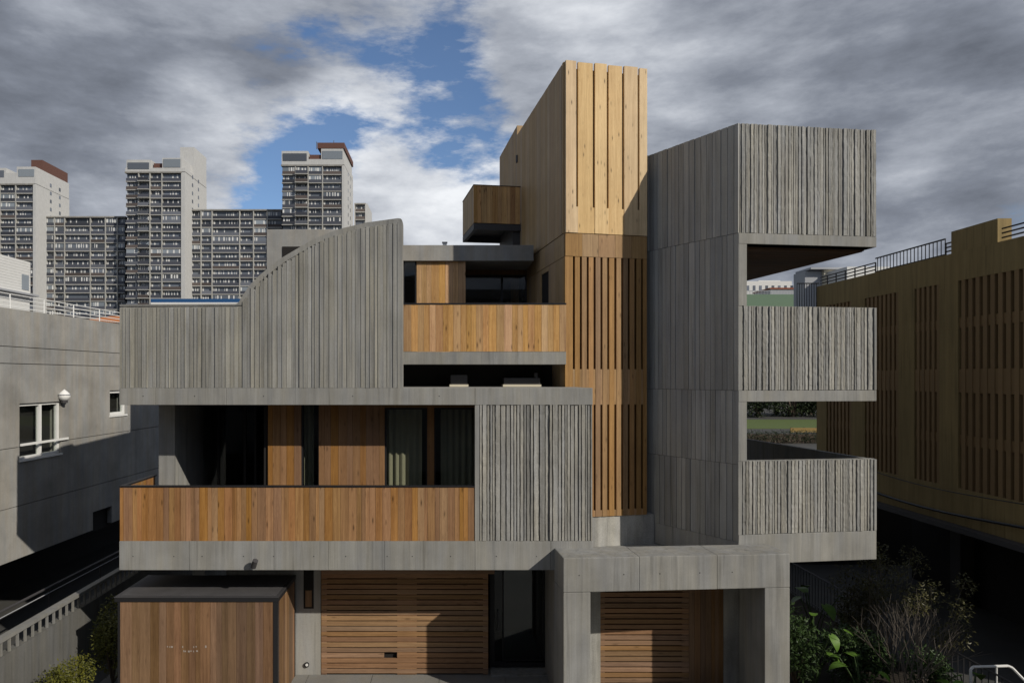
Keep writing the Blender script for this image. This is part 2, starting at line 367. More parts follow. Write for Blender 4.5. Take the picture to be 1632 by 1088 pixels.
def window(parent, x0, x1, y, z0, z1, fr=0.045, mat='black_metal', F=ID, depth=0.07, curtain=None, mull=(), name='window'):
    m = Multi(); m.add(x0, x0 + fr, y, y + depth, z0, z1).add(x1 - fr, x1, y, y + depth, z0, z1)
    m.add(x0 + fr, x1 - fr, y, y + depth, z0, z0 + fr).add(x0 + fr, x1 - fr, y, y + depth, z1 - fr, z1)
    for q in mull: m.add(q - fr / 2, q + fr / 2, y + .002, y + depth - .002, z0 + fr, z1 - fr)
    wo = m.build(name, mat, parent, F)
    box('pane', x0 + fr, x1 - fr, y + depth * .45, y + depth * .45 + .01, z0 + fr, z1 - fr, 'window_glass', wo, F)
    if curtain:
        c0, c1, yc = curtain; n = int((c1 - c0) / 0.025); v = []; f = []
        for i in range(n + 1):
            x = c0 + (c1 - c0) * i / n; yy = yc + 0.03 * math.sin(i * 1.15) + 0.012 * math.sin(i * 2.9 + 1)
            v += [(x, yy, z0 + .02), (x, yy, z1 - .03)]
        f = [(2 * i, 2 * i + 2, 2 * i + 3, 2 * i + 1) for i in range(n)]
        mesh_obj('curtain', v, f, 'curtain', wo, F, True)
    return wo

# ================================================================== GROUND
structure(box('ground', -1500, 1500, -300, 2500, -0.5, -0.012, 'dark_paving'))
structure(box('forecourt', -7.6, 7.0, -20, 3.0, -0.006, 0.0, 'pavement'))
fc = bpy.data.objects['forecourt']
e = split(-7.5, 6.9, 1.5, 0.05)
for a, b in zip(e[:-1], e[1:]):
    for y0 in (-3.0, -1.5, 0.0): piece('paving_slab', 'plank', fc, a + .006, b - .006, y0 + .006, y0 + 1.494, .001, .02, 'pavement')
structure(box('garden_soil', 7.0, 10.3, -12, 14, -0.008, 0.03, 'soil'))
structure(box('lane', 10.3, 15.2, -12, 30, -0.008, 0.006, 'dark_paving'))
structure(box('lawn', 36, 80, 73, 91, -0.008, 0.05, 'lawn'))

# ================================================================== HOUSE
house = thing('concrete_timber_house', 'grey ribbed concrete house with honey timber balconies and slatted timber tower', 'house', (0, 1, 0))
xL, xR = X(190, 0), X(945, 0)
zb0, zb1 = Z(645, 0), Z(618, 0)            # upper beam
zs0, zs1 = Z(908, 0), Z(862, 0)            # lower beam
# --- lower slab and beam
box('floor_slab', xL + .02, 2.4, 0.3, 6.0, zs0 + .02, zs1 - .05, 'concrete', house)
def beam(name, cuts, y0, y1, z0, z1, holes=(), F=ID):
    b = None
    for i, (a, c) in enumerate(zip(cuts[:-1], cuts[1:])):
        if b is None: b = box(name, a, c - .004, y0, y1, z0, z1, 'concrete', house, F, 0.008)
        else: box('beam_segment', a + .004 * 0, c - .004, y0 + .001 * (i % 2), y1, z0, z1, 'concrete', b, F, 0.008)
    if holes:
        m = Multi()
        for hx, hz in holes: m.tube([(hx, y0 - .0015, hz), (hx, y0 + .05, hz)], 0.011, 8)
        h = m.build('tie_hole', 'black_metal', b, F, 'stuff')
    return b
cuts = [xL] + [X(p, 0) for p in (302, 400, 523, 613, 757, 878)] + [xR]
beam('lower_beam', cuts, 0.0, 0.3, zs0, zs1, [(X(p, 0), Z(886, 0)) for p in (212, 277, 322, 388, 436, 500, 551, 617, 657, 718, 791, 855)])
cuts = [xL] + [X(p, 0) for p in (248, 361, 470, 757)] + [xR]
beam('upper_beam', cuts, 0.0, 0.3, zb0, zb1, [(X(p, 0), Z(631, 0)) for p in (228, 310, 420, 562, 700)])
box('roof_slab', xL + .02, 2.78, 0.3, 1.62, zb0 + .03, zb1 - .004, 'concrete', house)
box('roof_slab', xL + .02, 2.3, 1.62, 6.0, zb0 + .03, zb1 - .008, 'concrete', house)
# --- curved ribbed wall
prof = [(380, 481), (388, 468), (397, 454.5), (414, 437.5), (425.5, 428), (450, 409.5), (470.5, 397.5), (495, 383), (525, 370), (547.5, 362.8), (585, 354), (634, 347.3), (638.5, 348), (640.5, 350), (641, 354)]
P = [(X(a, 0), Z(b, 0)) for a, b in prof]
outline = [(xL, zb1), (xL, Z(487, 0))] + [(X(376, 0), Z(486, 0))] + P + [(X(641, 0), zb1)]
cw = plate('curved_wall', outline, 0.05, 0.30, 'concrete_old', house)
def curve_z(x):
    pts = [(xL, Z(487, 0)), (X(376, 0), Z(486, 0))] + P[:12] + [(X(660, 0), Z(346, 0))]
    for (a, za), (b, zb_) in zip(pts[:-1], pts[1:]):
        if a <= x <= b: return za + (zb_ - za) * (x - a) / (b - a)
    return pts[-1][1]
bord = 0.10
e = split(xL, X(634, 0), 0.086, 0.25)
for a, b in zip(e[:-1], e[1:]):
    g = random.uniform(.003, .010); d = random.uniform(0, .030); zz0 = zb1 + .004
    off = lambda x: (0.03 if x < X(376, 0) else 0.09 + .05 * max(0, 1 - abs(x - X(430, 0)) / 1.2))
    za = min(curve_z(a) - off(a), curve_z(b) - off(b)) - random.uniform(0, .012) + .35 * abs(curve_z(a) - curve_z(b)); sk = random.uniform(-.4, .4) * (curve_z(b) - curve_z(a))
    pts = [(a + g / 2, zz0), (b - g / 2, zz0), (b - g / 2, za + sk), (a + g / 2, za - sk)]
    o = plate('concrete_board', [(x, z) for x, z in pts], 0.0 + d, 0.06, 'concrete_board', cw)
    if random.random() < 0.6:                             # raised form seam beside the board
        piece('form_seam', 'plank', o, b - g / 2 - .003, b + .005, d - .012, 0.06, zz0, min(pts[2][1], pts[3][1]) - .01, 'concrete_board')
# coping along the curve
top = [(xL - .005, Z(485, 0)), (X(376, 0), Z(484, 0))] + P
cv, cf = [], []
for i, (x, z) in enumerate(top):
    pa, pb = top[max(0, i - 1)], top[min(len(top) - 1, i + 1)]
    tx, tz = pb[0] - pa[0], pb[1] - pa[1]; L_ = math.hypot(tx, tz); nx, nz = tz / L_, -tx / L_
    th = 0.035 if i < 2 else 0.10
    cv += [(x, .022, z), (x + nx * th, .030, z + nz * th), (x + nx * th, .32, z + nz * th), (x, .32, z)]
for i in range(len(top) - 1):
    a = 4 * i; b = a + 4
    for j in range(4): cf.append((a + j, a + (j + 1) % 4, b + (j + 1) % 4, b + j))
cf += [(0, 1, 2, 3), tuple(4 * (len(top) - 1) + k for k in (3, 2, 1, 0))]
mesh_obj('coping', cv, cf, 'concrete', cw)
box('edge_strip', X(634.5, 0), X(641, 0) + .002, .020, .31, zb1 + .003, Z(354, 0), 'concrete', cw)
# left flank (throws the shadow on the neighbour)
box('flank_wall', xL + .01, xL + .26, 0.32, 9.0, zb1, Z(490, 0), 'concrete', house)
box('flank_wall', X(253, 1.26), X(253, 1.26) + .3, 3.2, 9.0, 0, zb0 - .003, 'concrete', house)
# roof light with blue edge behind the parapet
rl = box('roof_light', X(240, .8), X(386, .8), .8, 2.2, Z(500, .8), Z(476, .8), 'blue_sheet', house)
box('roof_light_edge', X(241, .75), X(385, .75), .73, .795, Z(486, .75), Z(482, .75), 'white_frame', rl)
# chimney block
cb = box('roof_block', X(425, 4.2), X(590, 4.2), 4.2, 6.5, zb1, Z(365.5, 4.2), 'concrete_old', house, bev=.01)
box('roof_block_opening', X(450, 4.2), X(484, 4.2), 4.185, 4.25, Z(413, 4.2), Z(393, 4.2), 'dark_room', cb)
# --- right ribbed panel
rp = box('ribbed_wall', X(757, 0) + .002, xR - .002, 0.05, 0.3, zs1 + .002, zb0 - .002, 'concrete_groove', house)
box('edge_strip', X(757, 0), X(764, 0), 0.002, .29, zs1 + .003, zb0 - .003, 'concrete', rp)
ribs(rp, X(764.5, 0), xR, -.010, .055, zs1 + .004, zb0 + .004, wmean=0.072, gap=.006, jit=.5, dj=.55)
box('side_wall', xR - .22, xR - .004, 0.31, 1.75, zs1, zb0, 'concrete', house)
# --- first floor front (depth r1)
R1 = 1.0
zf, zc = zs1 - .05, zb0 + .03
def fx(p): return X(p, R1)
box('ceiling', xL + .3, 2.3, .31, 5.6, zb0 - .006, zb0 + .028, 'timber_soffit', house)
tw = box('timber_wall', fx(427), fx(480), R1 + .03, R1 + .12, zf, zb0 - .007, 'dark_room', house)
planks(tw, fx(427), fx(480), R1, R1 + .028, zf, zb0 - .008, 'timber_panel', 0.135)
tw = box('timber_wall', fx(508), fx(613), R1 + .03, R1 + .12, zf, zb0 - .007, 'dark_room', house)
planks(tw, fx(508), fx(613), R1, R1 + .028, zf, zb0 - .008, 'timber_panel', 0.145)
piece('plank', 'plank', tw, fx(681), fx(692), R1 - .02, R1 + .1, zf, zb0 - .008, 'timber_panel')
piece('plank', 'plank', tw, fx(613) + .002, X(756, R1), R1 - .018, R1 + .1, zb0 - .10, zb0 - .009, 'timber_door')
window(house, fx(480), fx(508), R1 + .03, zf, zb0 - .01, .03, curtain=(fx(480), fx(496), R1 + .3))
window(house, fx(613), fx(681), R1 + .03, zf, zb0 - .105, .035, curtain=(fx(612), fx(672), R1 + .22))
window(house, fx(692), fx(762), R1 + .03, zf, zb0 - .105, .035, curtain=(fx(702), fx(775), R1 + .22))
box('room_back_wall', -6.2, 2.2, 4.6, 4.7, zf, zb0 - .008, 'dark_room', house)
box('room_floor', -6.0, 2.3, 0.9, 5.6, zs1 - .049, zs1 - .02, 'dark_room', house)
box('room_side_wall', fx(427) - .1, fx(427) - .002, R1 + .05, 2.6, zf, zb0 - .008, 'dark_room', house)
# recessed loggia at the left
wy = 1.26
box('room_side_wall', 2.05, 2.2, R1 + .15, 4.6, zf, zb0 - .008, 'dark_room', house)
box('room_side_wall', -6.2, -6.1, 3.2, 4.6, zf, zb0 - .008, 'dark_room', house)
box('wing_wall', X(253, wy), X(279, wy), wy, 3.2, zf, zb0 - .007, 'concrete', house)
lg = window(house, X(279, 3.0), X(427, 3.0) - .25, 2.9, zf, zb0 - .01, .06, mull=(X(350, 3.0), X(392, 3.0)), name='glazed_door')
# --- first floor balcony front
y0r = 0.012
cap = 0.03
br = box('balcony_rail', xL + .02, X(757, 0) - .01, y0r + .035, y0r + .055, zs1 + .004, Z(777, 0), 'black_metal', house)
planks(br, xL + .004, X(757, 0) - .004, y0r, y0r + .033, zs1 + .003, Z(776.5, 0), 'timber_rail', 0.118, jit=.45)
box('rail_cap', xL - .004, X(757, 0) - .003, y0r - .012, y0r + .07, Z(776, 0), Z(773.6, 0), 'black_metal', br)
bl = box('balcony_side_rail', xL + .01, xL + .03, 0.07, 1.5, zs1, Z(777, 0), 'black_metal', house)
e = split(0.07, 1.5, .12, .2)
for a, b in zip(e[:-1], e[1:]): piece('plank', 'plank', bl, xL + .032, xL + .06, a + .002, b - .002, zs1, Z(776.5, 0), 'timber_rail')
box('rail_cap', xL - .002, xL + .075, 0.06, 1.56, Z(776.2, 0), Z(773.8, 0), 'black_metal', bl)
# spot lamp on the lower beam
m = Multi().tube([(X(408, 0), 0.0, Z(897, 0)), (X(409, 0), -.05, Z(897, 0))], .025, 8).tube([(X(406, 0), -.10, Z(901, 0)), (X(411, 0), -.17, Z(889, 0))], .055, 14)
m.build('spot_lamp', 'dark_steel', house)

# --- ground floor: grey wall, slatted garage, glazed door
R2 = 1.5
def gx(p): return X(p, R2)
gw = box('garage_wall', gx(360), gx(511), R2, R2 + .25, 0, zs0 + .01, 'concrete_side', house)
box('wall_slot', gx(484), gx(500), R2 - .008, R2 + .02, Z(969, R2), zs0 - .01, 'dark_room', gw)
box('meter_flap', gx(487), gx(497), R2 - .02, R2 - .01, Z(966, R2), Z(940, R2), 'timber_door', gw)
m = Multi().tube([(gx(489), R2 - .04, Z(1058, R2)), (gx(489), R2 + .02, Z(1058, R2))], .055, 14)
lp = m.build('wall_lamp', 'black_metal', gw)
m = Multi().tube([(gx(489.6), R2 - .05, Z(1057.5, R2)), (gx(489.6), R2 - .041, Z(1057.5, R2))], .030, 12); m.build('lamp_glass', 'lamp_white', lp)
gd = box('slatted_garage_door', gx(512), gx(778), R2 + .09, R2 + .14, 0.02, zs0, 'dark_room', house)
for a, b in ((512, 520.5), (633, 664), (770, 778)):
    box('post', gx(a), gx(b), R2 + .012, R2 + .085, 0.02, zs0 - .01, 'timber_garage', gd)
zt = Z(914, R2); sp = (zt - 0.025) / 19.0; zz = zt
k = 0
while k < 19:
    h = sp * 0.80
    if k == 15:
        piece('slat', 'plank', gd, gx(512), gx(612), R2, R2 + .04, zz - h, zz, 'timber_garage'); piece('slat', 'plank', gd, gx(633), gx(778), R2, R2 + .04, zz - h, zz, 'timber_garage')
    else: piece('slat', 'plank', gd, gx(512), gx(778), R2 + random.uniform(0, .004), R2 + .04, zz - h, zz, 'timber_garage')
    zz -= sp; k += 1
piece('slat', 'plank', gd, gx(512), gx(788), R2 - .003, R2 + .04, zt - .0, zs0 - .005, 'timber_garage')
dx0, dx1 = X(781, 1.75), X(876, 1.75)
dr = window(house, dx0, dx1, 1.75, 0.08, zs0 - .02, .10, name='entrance_door')
window(dr, dx0 + .28, dx1 - .12, 1.742, 0.22, zs0 - .2, .03, name='door_leaf')
box('door_handle', dx0 + .16, dx0 + .19, 1.69, 1.74, .95, 1.35, 'dark_steel', dr)
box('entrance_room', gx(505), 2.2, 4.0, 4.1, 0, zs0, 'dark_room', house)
box('entrance_shade_floor', gx(505), 2.09, 1.86, 4.0, 0.0205, .03, 'dark_room', house)  # near-black sheet over the sunlit paving, shade put into the colour
box('entrance_shade_lining', 2.07, 2.098, 1.86, 4.0, 0.031, zs0 - .003, 'dark_room', house)  # near-black sheet over the side wall, keeps the entrance dark
box('threshold', dx0, dx1, 1.40, 1.85, 0.0205, .06, 'concrete', house)
# --- portal frame
ang_p = math.atan(.072)
FP = frame_at(2.1, -.76, ang_p)
pb0, pb1, PL = CAMH - 4.06, CAMH - 3.41, 4.43
po = box('portal_frame', 0, 1.46, 0, .78, pb0, pb1, 'concrete', house, FP, .018)
box('beam_segment', 1.461, 2.98, 0.001, .78, pb0, pb1, 'concrete', po, FP, .012)
box('beam_segment', 2.981, PL, 0, .78, pb0, pb1, 'concrete', po, FP, .018)
box('column', 0.002, .52, 0.002, .778, 0, pb0 - .003, 'concrete', po, FP, .012)
box('column', PL - .50, PL - .002, 0.002, .778, 0, pb0 - .003, 'concrete', po, FP, .012)
m = Multi()
for hu in (.30, 1.16, 1.86, 2.64, 3.28): m.tube([(hu, -.0015, 2.86), (hu, .05, 2.86)], .012, 8)
m.build('tie_hole', 'black_metal', po, FP, 'stuff')
box('portal_side_wall', 2.10, 2.38, .05, 2.2, 0, zs0 - .003, 'concrete', po)
box('portal_roof', 2.9, 6.2, 0.2, 2.2, 2.58, 2.75, 'concrete', po)
box('portal_side_wall', 6.15, 6.40, .36, 2.2, 0, 2.58, 'concrete_side', po)
R3 = 1.0
def hx(p): return X(p, R3)
box('porch_wall', 2.40, hx(957), R3, R3 + .2, 0, 2.575, 'concrete_stained', po)
sd = box('slatted_door', hx(957), hx(1098), R3 + .09, R3 + .14, 0.02, 2.575, 'dark_room', house)
for a, b in ((957, 964), (1088, 1098)): box('post', hx(a), hx(b), R3 + .012, R3 + .085, 0.02, 2.57, 'timber_garage', sd)
zz = 2.56; sp = 0.1145
while zz - sp > 0.0:
    piece('slat', 'plank', sd, hx(957), hx(1098), R3 + random.uniform(0, .004), R3 + .04, zz - sp * .78, zz, 'timber_garage'); zz -= sp
tp = box('porch_panel', hx(1098) + .003, hx(1153), R3 + .03, R3 + .1, 0.02, 2.575, 'dark_room', house)
planks(tp, hx(1098) + .004, hx(1153), R3 + .002, R3 + .028, 0.02, 2.575, 'timber_door', .11)
box('porch_wall', hx(1153) + .003, 6.145, R3, R3 + .2, 0, 2.575, 'concrete_stained', po)

# --- second floor terrace
TY = 1.65
tz = lambda p: Z(p, TY)
box('terrace_slab', -6.2, X(902.5, TY) - .002, TY, TY + .25, tz(580.5), tz(560.5), 'concrete', house, bev=.006)
box('terrace_floor', -6.2, 2.2, TY + .25, 7.0, tz(580.5) + .02, tz(560.5) - .02, 'concrete', house)
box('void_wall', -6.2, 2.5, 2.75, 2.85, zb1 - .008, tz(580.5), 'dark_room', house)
tr = box('terrace_rail', X(600, TY), X(903, TY) - .006, TY + .04, TY + .06, tz(560) + .002, tz(486), 'black_metal', house)
planks(tr, X(600, TY), X(903, TY) - .005, TY + .006, TY + .038, tz(560), tz(485.5), 'timber_terrace', .142, jit=.25)
box('rail_cap', X(600, TY), X(903, TY) - .004, TY - .004, TY + .075, tz(485), tz(482.8), 'black_metal', tr)
WY = 3.9
wz0, wz1 = tz(560.5) - .02, Z(411, WY)
window(house, X(610, WY), X(664, WY) - .003, WY + .02, wz0, wz1, .04, mull=(X(643, WY),))
tw = box('terrace_wall', X(664, WY), X(742, WY), WY + .03, WY + .15, wz0, wz1, 'dark_room', house)
planks(tw, X(664, WY), X(742, WY), WY, WY + .028, wz0, wz1, 'timber_terrace', .16)
box('terrace_wall_return', X(742, WY) - .12, X(742, WY) - .004, WY + .151, 5.3, wz0, wz1, 'timber_door', house)
window(house, X(742, 5.3) - .3, 2.1, 5.3, wz0, Z(438, 5.3), .06, mull=(X(800, 5.3),), name='glazed_door')
box('lintel', X(742, 5.3) - .3, 2.1, 5.28, 5.4, Z(438, 5.3) + .003, wz1, 'timber_door', house)
box('terrace_roof', -2.6, X(850.5, 3.8), 3.8, 7.5, Z(415.5, 3.8), Z(390.5, 3.8), 'concrete_old', house, bev=.008)
box('soffit_strip', X(640, WY), X(742, WY), 3.87, 3.899, wz1 - .03, Z(415.5, 3.8) - .003, 'timber_door', house)
box('roof_room_side', -2.6, -2.5, 3.95, 7.4, wz0, Z(415.5, 3.8) - .002, 'dark_room', house)
box('roof_room_side', 1.95, 2.1, 5.45, 7.4, wz0, Z(415.5, 3.8) - .002, 'dark_room', house)
box('roof_room', -2.6, 2.3, 7.4, 7.6, wz0, Z(392, 3.8) - .1, 'dark_room', house)

# --- timber tower
aT = math.atan(.206)
FT = frame_at(2.56, 1.7, aT)
uW = 1.967
tzz = lambda p: Z(p, 1.7)
def tu(p): return (p - 900.5) / (1031 - 900.5) * uW
ztop, zj, zband, zm1, zm0, zl0, zbt = tzz(97), tzz(371), tzz(408), tzz(588), tzz(645), tzz(815), tzz(825)
FTL = frame_at(2.56, 1.7, math.atan(.129))              # the left face runs back less squarely
sv = 4.75
q_ = FT.inverted() @ FTL @ Vector((.055, sv - .03, 0))
core = prism('tower', [(.06, .10), (uW - .03, .10), (uW - .03, 4.6), (q_.x, q_.y)], 1.2, ztop - .14, 'dark_room', house, FT)
# upper wide boards with slots between them
edges = [899.5, 919, 945.6, 967.8, 992.8, 1018, 1031]
zsl = tzz(329)
for i, (a, b) in enumerate(zip(edges[:-1], edges[1:])):
    a, b = tu(a), tu(b); nw = .048 if i < 5 else 0.0; d = [-.035, -.02, -.03, -.018, -.028, -.02][i]
    z1 = ztop - .012 * (i % 2)
    plate('wide_board', [(a + .003, zj + .006), (b - .003, zj + .006), (b - .003, zsl if nw else z1), (b - nw, zsl if nw else z1), (b - nw, z1), (a + .003, z1)], d, .045, 'timber_pale', core, FT)
box('tower_back_liner', .03, uW - .02, .05, .095, zj, ztop - .14, 'dark_steel', core, FT)
# left face
planks_v(core, -.045, 0.02, 0.052, .16, zj + .006, ztop - .005, 'timber_side', .2, F=FTL)
planks_v(core, -.045, 0.02, .19, sv, zj + .006, ztop - .01, 'timber_side', .21, F=FTL)
box('tower_back_liner', .025, .048, .1, sv, zm0, ztop - .15, 'dark_steel', core, FTL)
planks_v(core, -.03, .02, .06, sv, zband + .004, zj - .006, 'timber_side', .8, F=FTL)
planks_v(core, -.02, .02, .06, 1.39, zm0, zband, 'timber_side', .2, F=FTL)
planks_v(core, -.02, .02, 2.06, sv, zm0, zband, 'timber_side', .2, F=FTL)
box('side_window', -.005, .024, 1.40, 2.05, zm0, zband - .0, 'dark_room', core, FTL)
box('window_head', -.024, .02, 1.38, 2.07, zband - .12, zband - .003, 'timber_side', core, FTL)
# band and slats
planks(core, -.018, uW, -.012, .05, zband + .002, zj - .006, 'timber_slat', .40, F=FT, jit=.1)
gaps = [tu(620 + g / 3.2) for g in (938, 973, 1008, 1043, 1078, 1113, 1150, 1185, 1220, 1255, 1290)]
gwid = .052
ed = [-.018] + gaps + [uW]
for i in range(12):
    a = ed[i] + (gwid / 2 if i else 0); b = ed[i + 1] - (gwid / 2 if i < 11 else 0)
    piece('slat', 'plank', core, a, b, random.uniform(-.004, .004), .07, zbt, zband, 'timber_slat', FT)
for g in gaps:
    piece('band_board', 'plank', core, g - gwid / 2 + .0015, g + gwid / 2 - .0015, .004, .06, zm0, zm1, 'timber_slat', FT)
    piece('band_board', 'plank', core, g - gwid / 2 + .0015, g + gwid / 2 - .0015, .004, .06, zbt, zl0, 'timber_slat', FT)
box('tower_base', .1, uW + .2, .03, 2.0, 0, zbt - .004, 'concrete_stained', core, FT)
# rear timber volume and its projecting balcony
FR = frame_at(1.935, 6.47, math.atan(.107))
rv = box('rear_volume', 0.02, 1.6, .02, 2.9, 7.0, CAMH + 7.34, 'dark_room', house, FR)
planks_v(rv, -.02, .02, 0.02, 2.9, 7.0, CAMH + 7.37, 'timber_side', .25, F=FR)
planks(rv, -.02, 1.6, -.02, .02, 7.0, CAMH + 7.37, 'timber_side', .25, F=FR)
m = Multi().tube([(-.02, -.06, 12.95), (-.02, -.16, 12.95)], .02, 8).tube([(-.02, -.13, 12.85), (-.02, -.13, 13.05)], .06, 12); m.build('wall_lamp', 'dark_steel', rv, FR)
FB = frame_at(.62, 5.7, math.atan(.15))
bz0, bz1 = CAMH + 4.35, CAMH + 5.41
rb = box('rear_balcony', .03, 1.5, .03, 1.9, bz0 - .02, bz0 + .04, 'dark_steel', house, FB)
planks(rb, 0, 1.35, 0, .03, bz0, bz1, 'timber_terrace', .13, F=FB)
planks_v(rb, 0, .03, .032, 1.9, bz0, bz1, 'timber_side', .14, F=FB)
box('rail_cap', -.01, 1.36, -.008, .045, bz1, bz1 + .02, 'black_metal', rb, FB); box('rail_cap', -.01, .045, .046, 1.9, bz1, bz1 + .02, 'black_metal', rb, FB)
m = Multi(); m.add(0, 1.5, 0, .1, bz0 - .19, bz0 - .022).add(0, .1, .1, 1.9, bz0 - .19, bz0 - .022).add(.1, 1.5, 1.8, 1.9, bz0 - .19, bz0 - .022)
m.add(1.15, 1.5, .1, 1.79, bz0 - .62, bz0 - .022); m.build('steel_base', 'dark_steel', rb, FB)

# --- concrete balcony stack at the right
aB = math.atan(.13)
FX = frame_at(5.84, .3, aB)
bw = 3.082
bz = lambda p: Z(p, .3)
Zt, Zj, Zb, Zp2, Zs2, Zq2, Zp3, Zs3, Zq3 = [bz(p) for p in (196, 371, 388, 487, 622, 640, 735, 852, 899)]
A2, C2 = Vector((5.84, .3)), Vector((4.59, 2.36))
dAC = (C2 - A2); LAC = dAC.length
Cx = A2 + dAC * 1.6
# local coordinates of the far left corner in the box frame
ib = FX.inverted()
cl = ib @ Vector((C2.x, C2.y, 0)); clx = ib @ Vector((Cx.x, Cx.y, 0))
dep = 5.6
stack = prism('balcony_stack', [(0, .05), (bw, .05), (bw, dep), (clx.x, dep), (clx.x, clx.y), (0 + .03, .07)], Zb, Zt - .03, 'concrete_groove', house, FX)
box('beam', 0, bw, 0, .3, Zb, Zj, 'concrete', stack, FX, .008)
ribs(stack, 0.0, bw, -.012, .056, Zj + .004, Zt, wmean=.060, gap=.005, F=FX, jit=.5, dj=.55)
m = Multi()
for i in range(10): pass
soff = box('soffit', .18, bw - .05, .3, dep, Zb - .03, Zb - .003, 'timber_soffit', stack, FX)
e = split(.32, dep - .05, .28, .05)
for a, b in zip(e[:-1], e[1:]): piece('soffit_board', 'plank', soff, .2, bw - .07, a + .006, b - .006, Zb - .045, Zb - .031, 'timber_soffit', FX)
for (zp, zs, zq) in ((Zp2, Zs2, Zq2), (Zp3, Zs3, Zq3)):
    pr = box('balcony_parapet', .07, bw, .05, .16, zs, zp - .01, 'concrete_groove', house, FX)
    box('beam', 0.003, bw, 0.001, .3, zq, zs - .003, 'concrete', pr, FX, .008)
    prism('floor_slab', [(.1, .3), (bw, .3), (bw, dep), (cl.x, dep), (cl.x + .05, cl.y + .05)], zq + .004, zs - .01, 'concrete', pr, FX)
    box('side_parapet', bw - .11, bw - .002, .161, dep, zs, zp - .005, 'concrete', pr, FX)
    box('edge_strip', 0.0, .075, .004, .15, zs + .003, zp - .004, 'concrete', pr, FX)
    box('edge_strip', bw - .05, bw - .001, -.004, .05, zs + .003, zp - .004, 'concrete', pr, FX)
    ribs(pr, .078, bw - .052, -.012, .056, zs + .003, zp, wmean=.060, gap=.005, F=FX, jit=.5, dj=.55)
    box('coping', .077, bw, .057, .17, zp - .009, zp + .004, 'concrete', pr, FX)
box('column', 0.0, .18, 0.0015, .34, Zp2 + .002, Zb - .003, 'concrete', stack, FX)
box('column', 0.0, .18, 0.0015, .34, Zp3 + .002, Zq2 - .003, 'concrete', stack, FX)
# splayed left wall, in its own frame: u runs from A back to C
aS = math.atan2(dAC.y, dAC.x)
FS = Matrix.Translation((A2.x, A2.y, 0)) @ Matrix.Rotation(aS + math.pi, 4, 'Z')   # local -x runs from A to C, -y faces the camera side
sw = box('splayed_wall', -LAC * 1.6, -.03, .02, .2, Zq3, Zt - .02, 'concrete_groove', house, FS)
for z0, z1 in ((Zj + .006, Zt), (Zs2 + .004, Zj - .006), (bz(740) + .004, Zs2 - .006), (bz(864) + .004, bz(740) - .006)):
    ee = split(-LAC * 1.1, -.004, .135, .3)
    for a, b in zip(ee[:-1], ee[1:]):
        g = random.uniform(.003, .008)
        piece('concrete_board', ('board', random.randrange(6)), sw, a + g / 2, b - g / 2, random.uniform(-.006, .010), .024, z0, z1, 'concrete_side', FS)
box('wall_foot', -LAC * 1.6, -.002, .001, .021, 2.76, bz(864) - .002, 'concrete_side', sw, FS)
box('wall_foot', -LAC * 1.6, -.05, .03, .2, 2.76, Zq3 - .002, 'concrete_side', sw, FS)

# ================================================================== the far side of the street, behind the camera
op = thing('street_building', 'dark brick building on the opposite side of the street', 'building', (-6, -24, 0))
ob = box('wall', -34, 16, -30, -19, 0, 11.5, 'concrete_old', op)
for q in range(12):
    for fl_ in range(3): piece('window', 'plank', ob, -32 + q * 4, -30 + q * 4, -19.05, -18.98, 1.2 + fl_ * 3.5, 3.0 + fl_ * 3.5, 'far_glass')
box('parapet', -34.2, 16.2, -30.2, -18.8, 11.5, 12.1, 'concrete_old', op)
# ================================================================== things on the roof
def ac_unit(px0, px1, py0, label):
    Y = 2.12
    a = thing('roof_fan_unit', label, 'fan unit', (X((px0 + px1) / 2, Y), Y, zb1 - .006), 'units in the roof void')
    box('body', X(px0, Y), X(px1, Y), Y, Y + .5, zb1 + .046, Z(py0, Y), 'dark_steel', a, bev=.012)  # dark colour stands in for the shade on the upper part
    box('base', X(px0 - 1.5, Y), X(px1 + 1.5, Y), Y - .03, Y + .53, zb1 - .0075, zb1 + .045, 'cream', a)  # pale colour stands in for the sunlit foot of the unit
    return a
ac_unit(718, 745, 597, 'small cream box unit in the dark slot under the terrace')
u2 = ac_unit(803, 861, 602, 'wide low cream unit in the dark slot beside the timber tower')
m = Multi().tube([(X(856, 2.0), 2.2, Z(602, 2.0)), (X(856, 2.0), 2.2, Z(594, 2.0))], .05, 10); m.build('spigot', 'dark_steel', u2)
rvv = thing('roof_vent', 'little white vent box on the terrace roof', 'vent', (X(709, 4.6), 4.6, Z(390.5, 3.8)))
box('vent_body', X(705.5, 4.6), X(712, 4.6), 4.6, 4.75, Z(390.5, 3.8), Z(386.5, 4.6), 'white_frame', rvv, bev=.008)
box('vent_cap', X(704.5, 4.6), X(713, 4.6), 4.58, 4.77, Z(386.5, 4.6) + .001, Z(385.5, 4.6), 'grey_cladding', rvv)

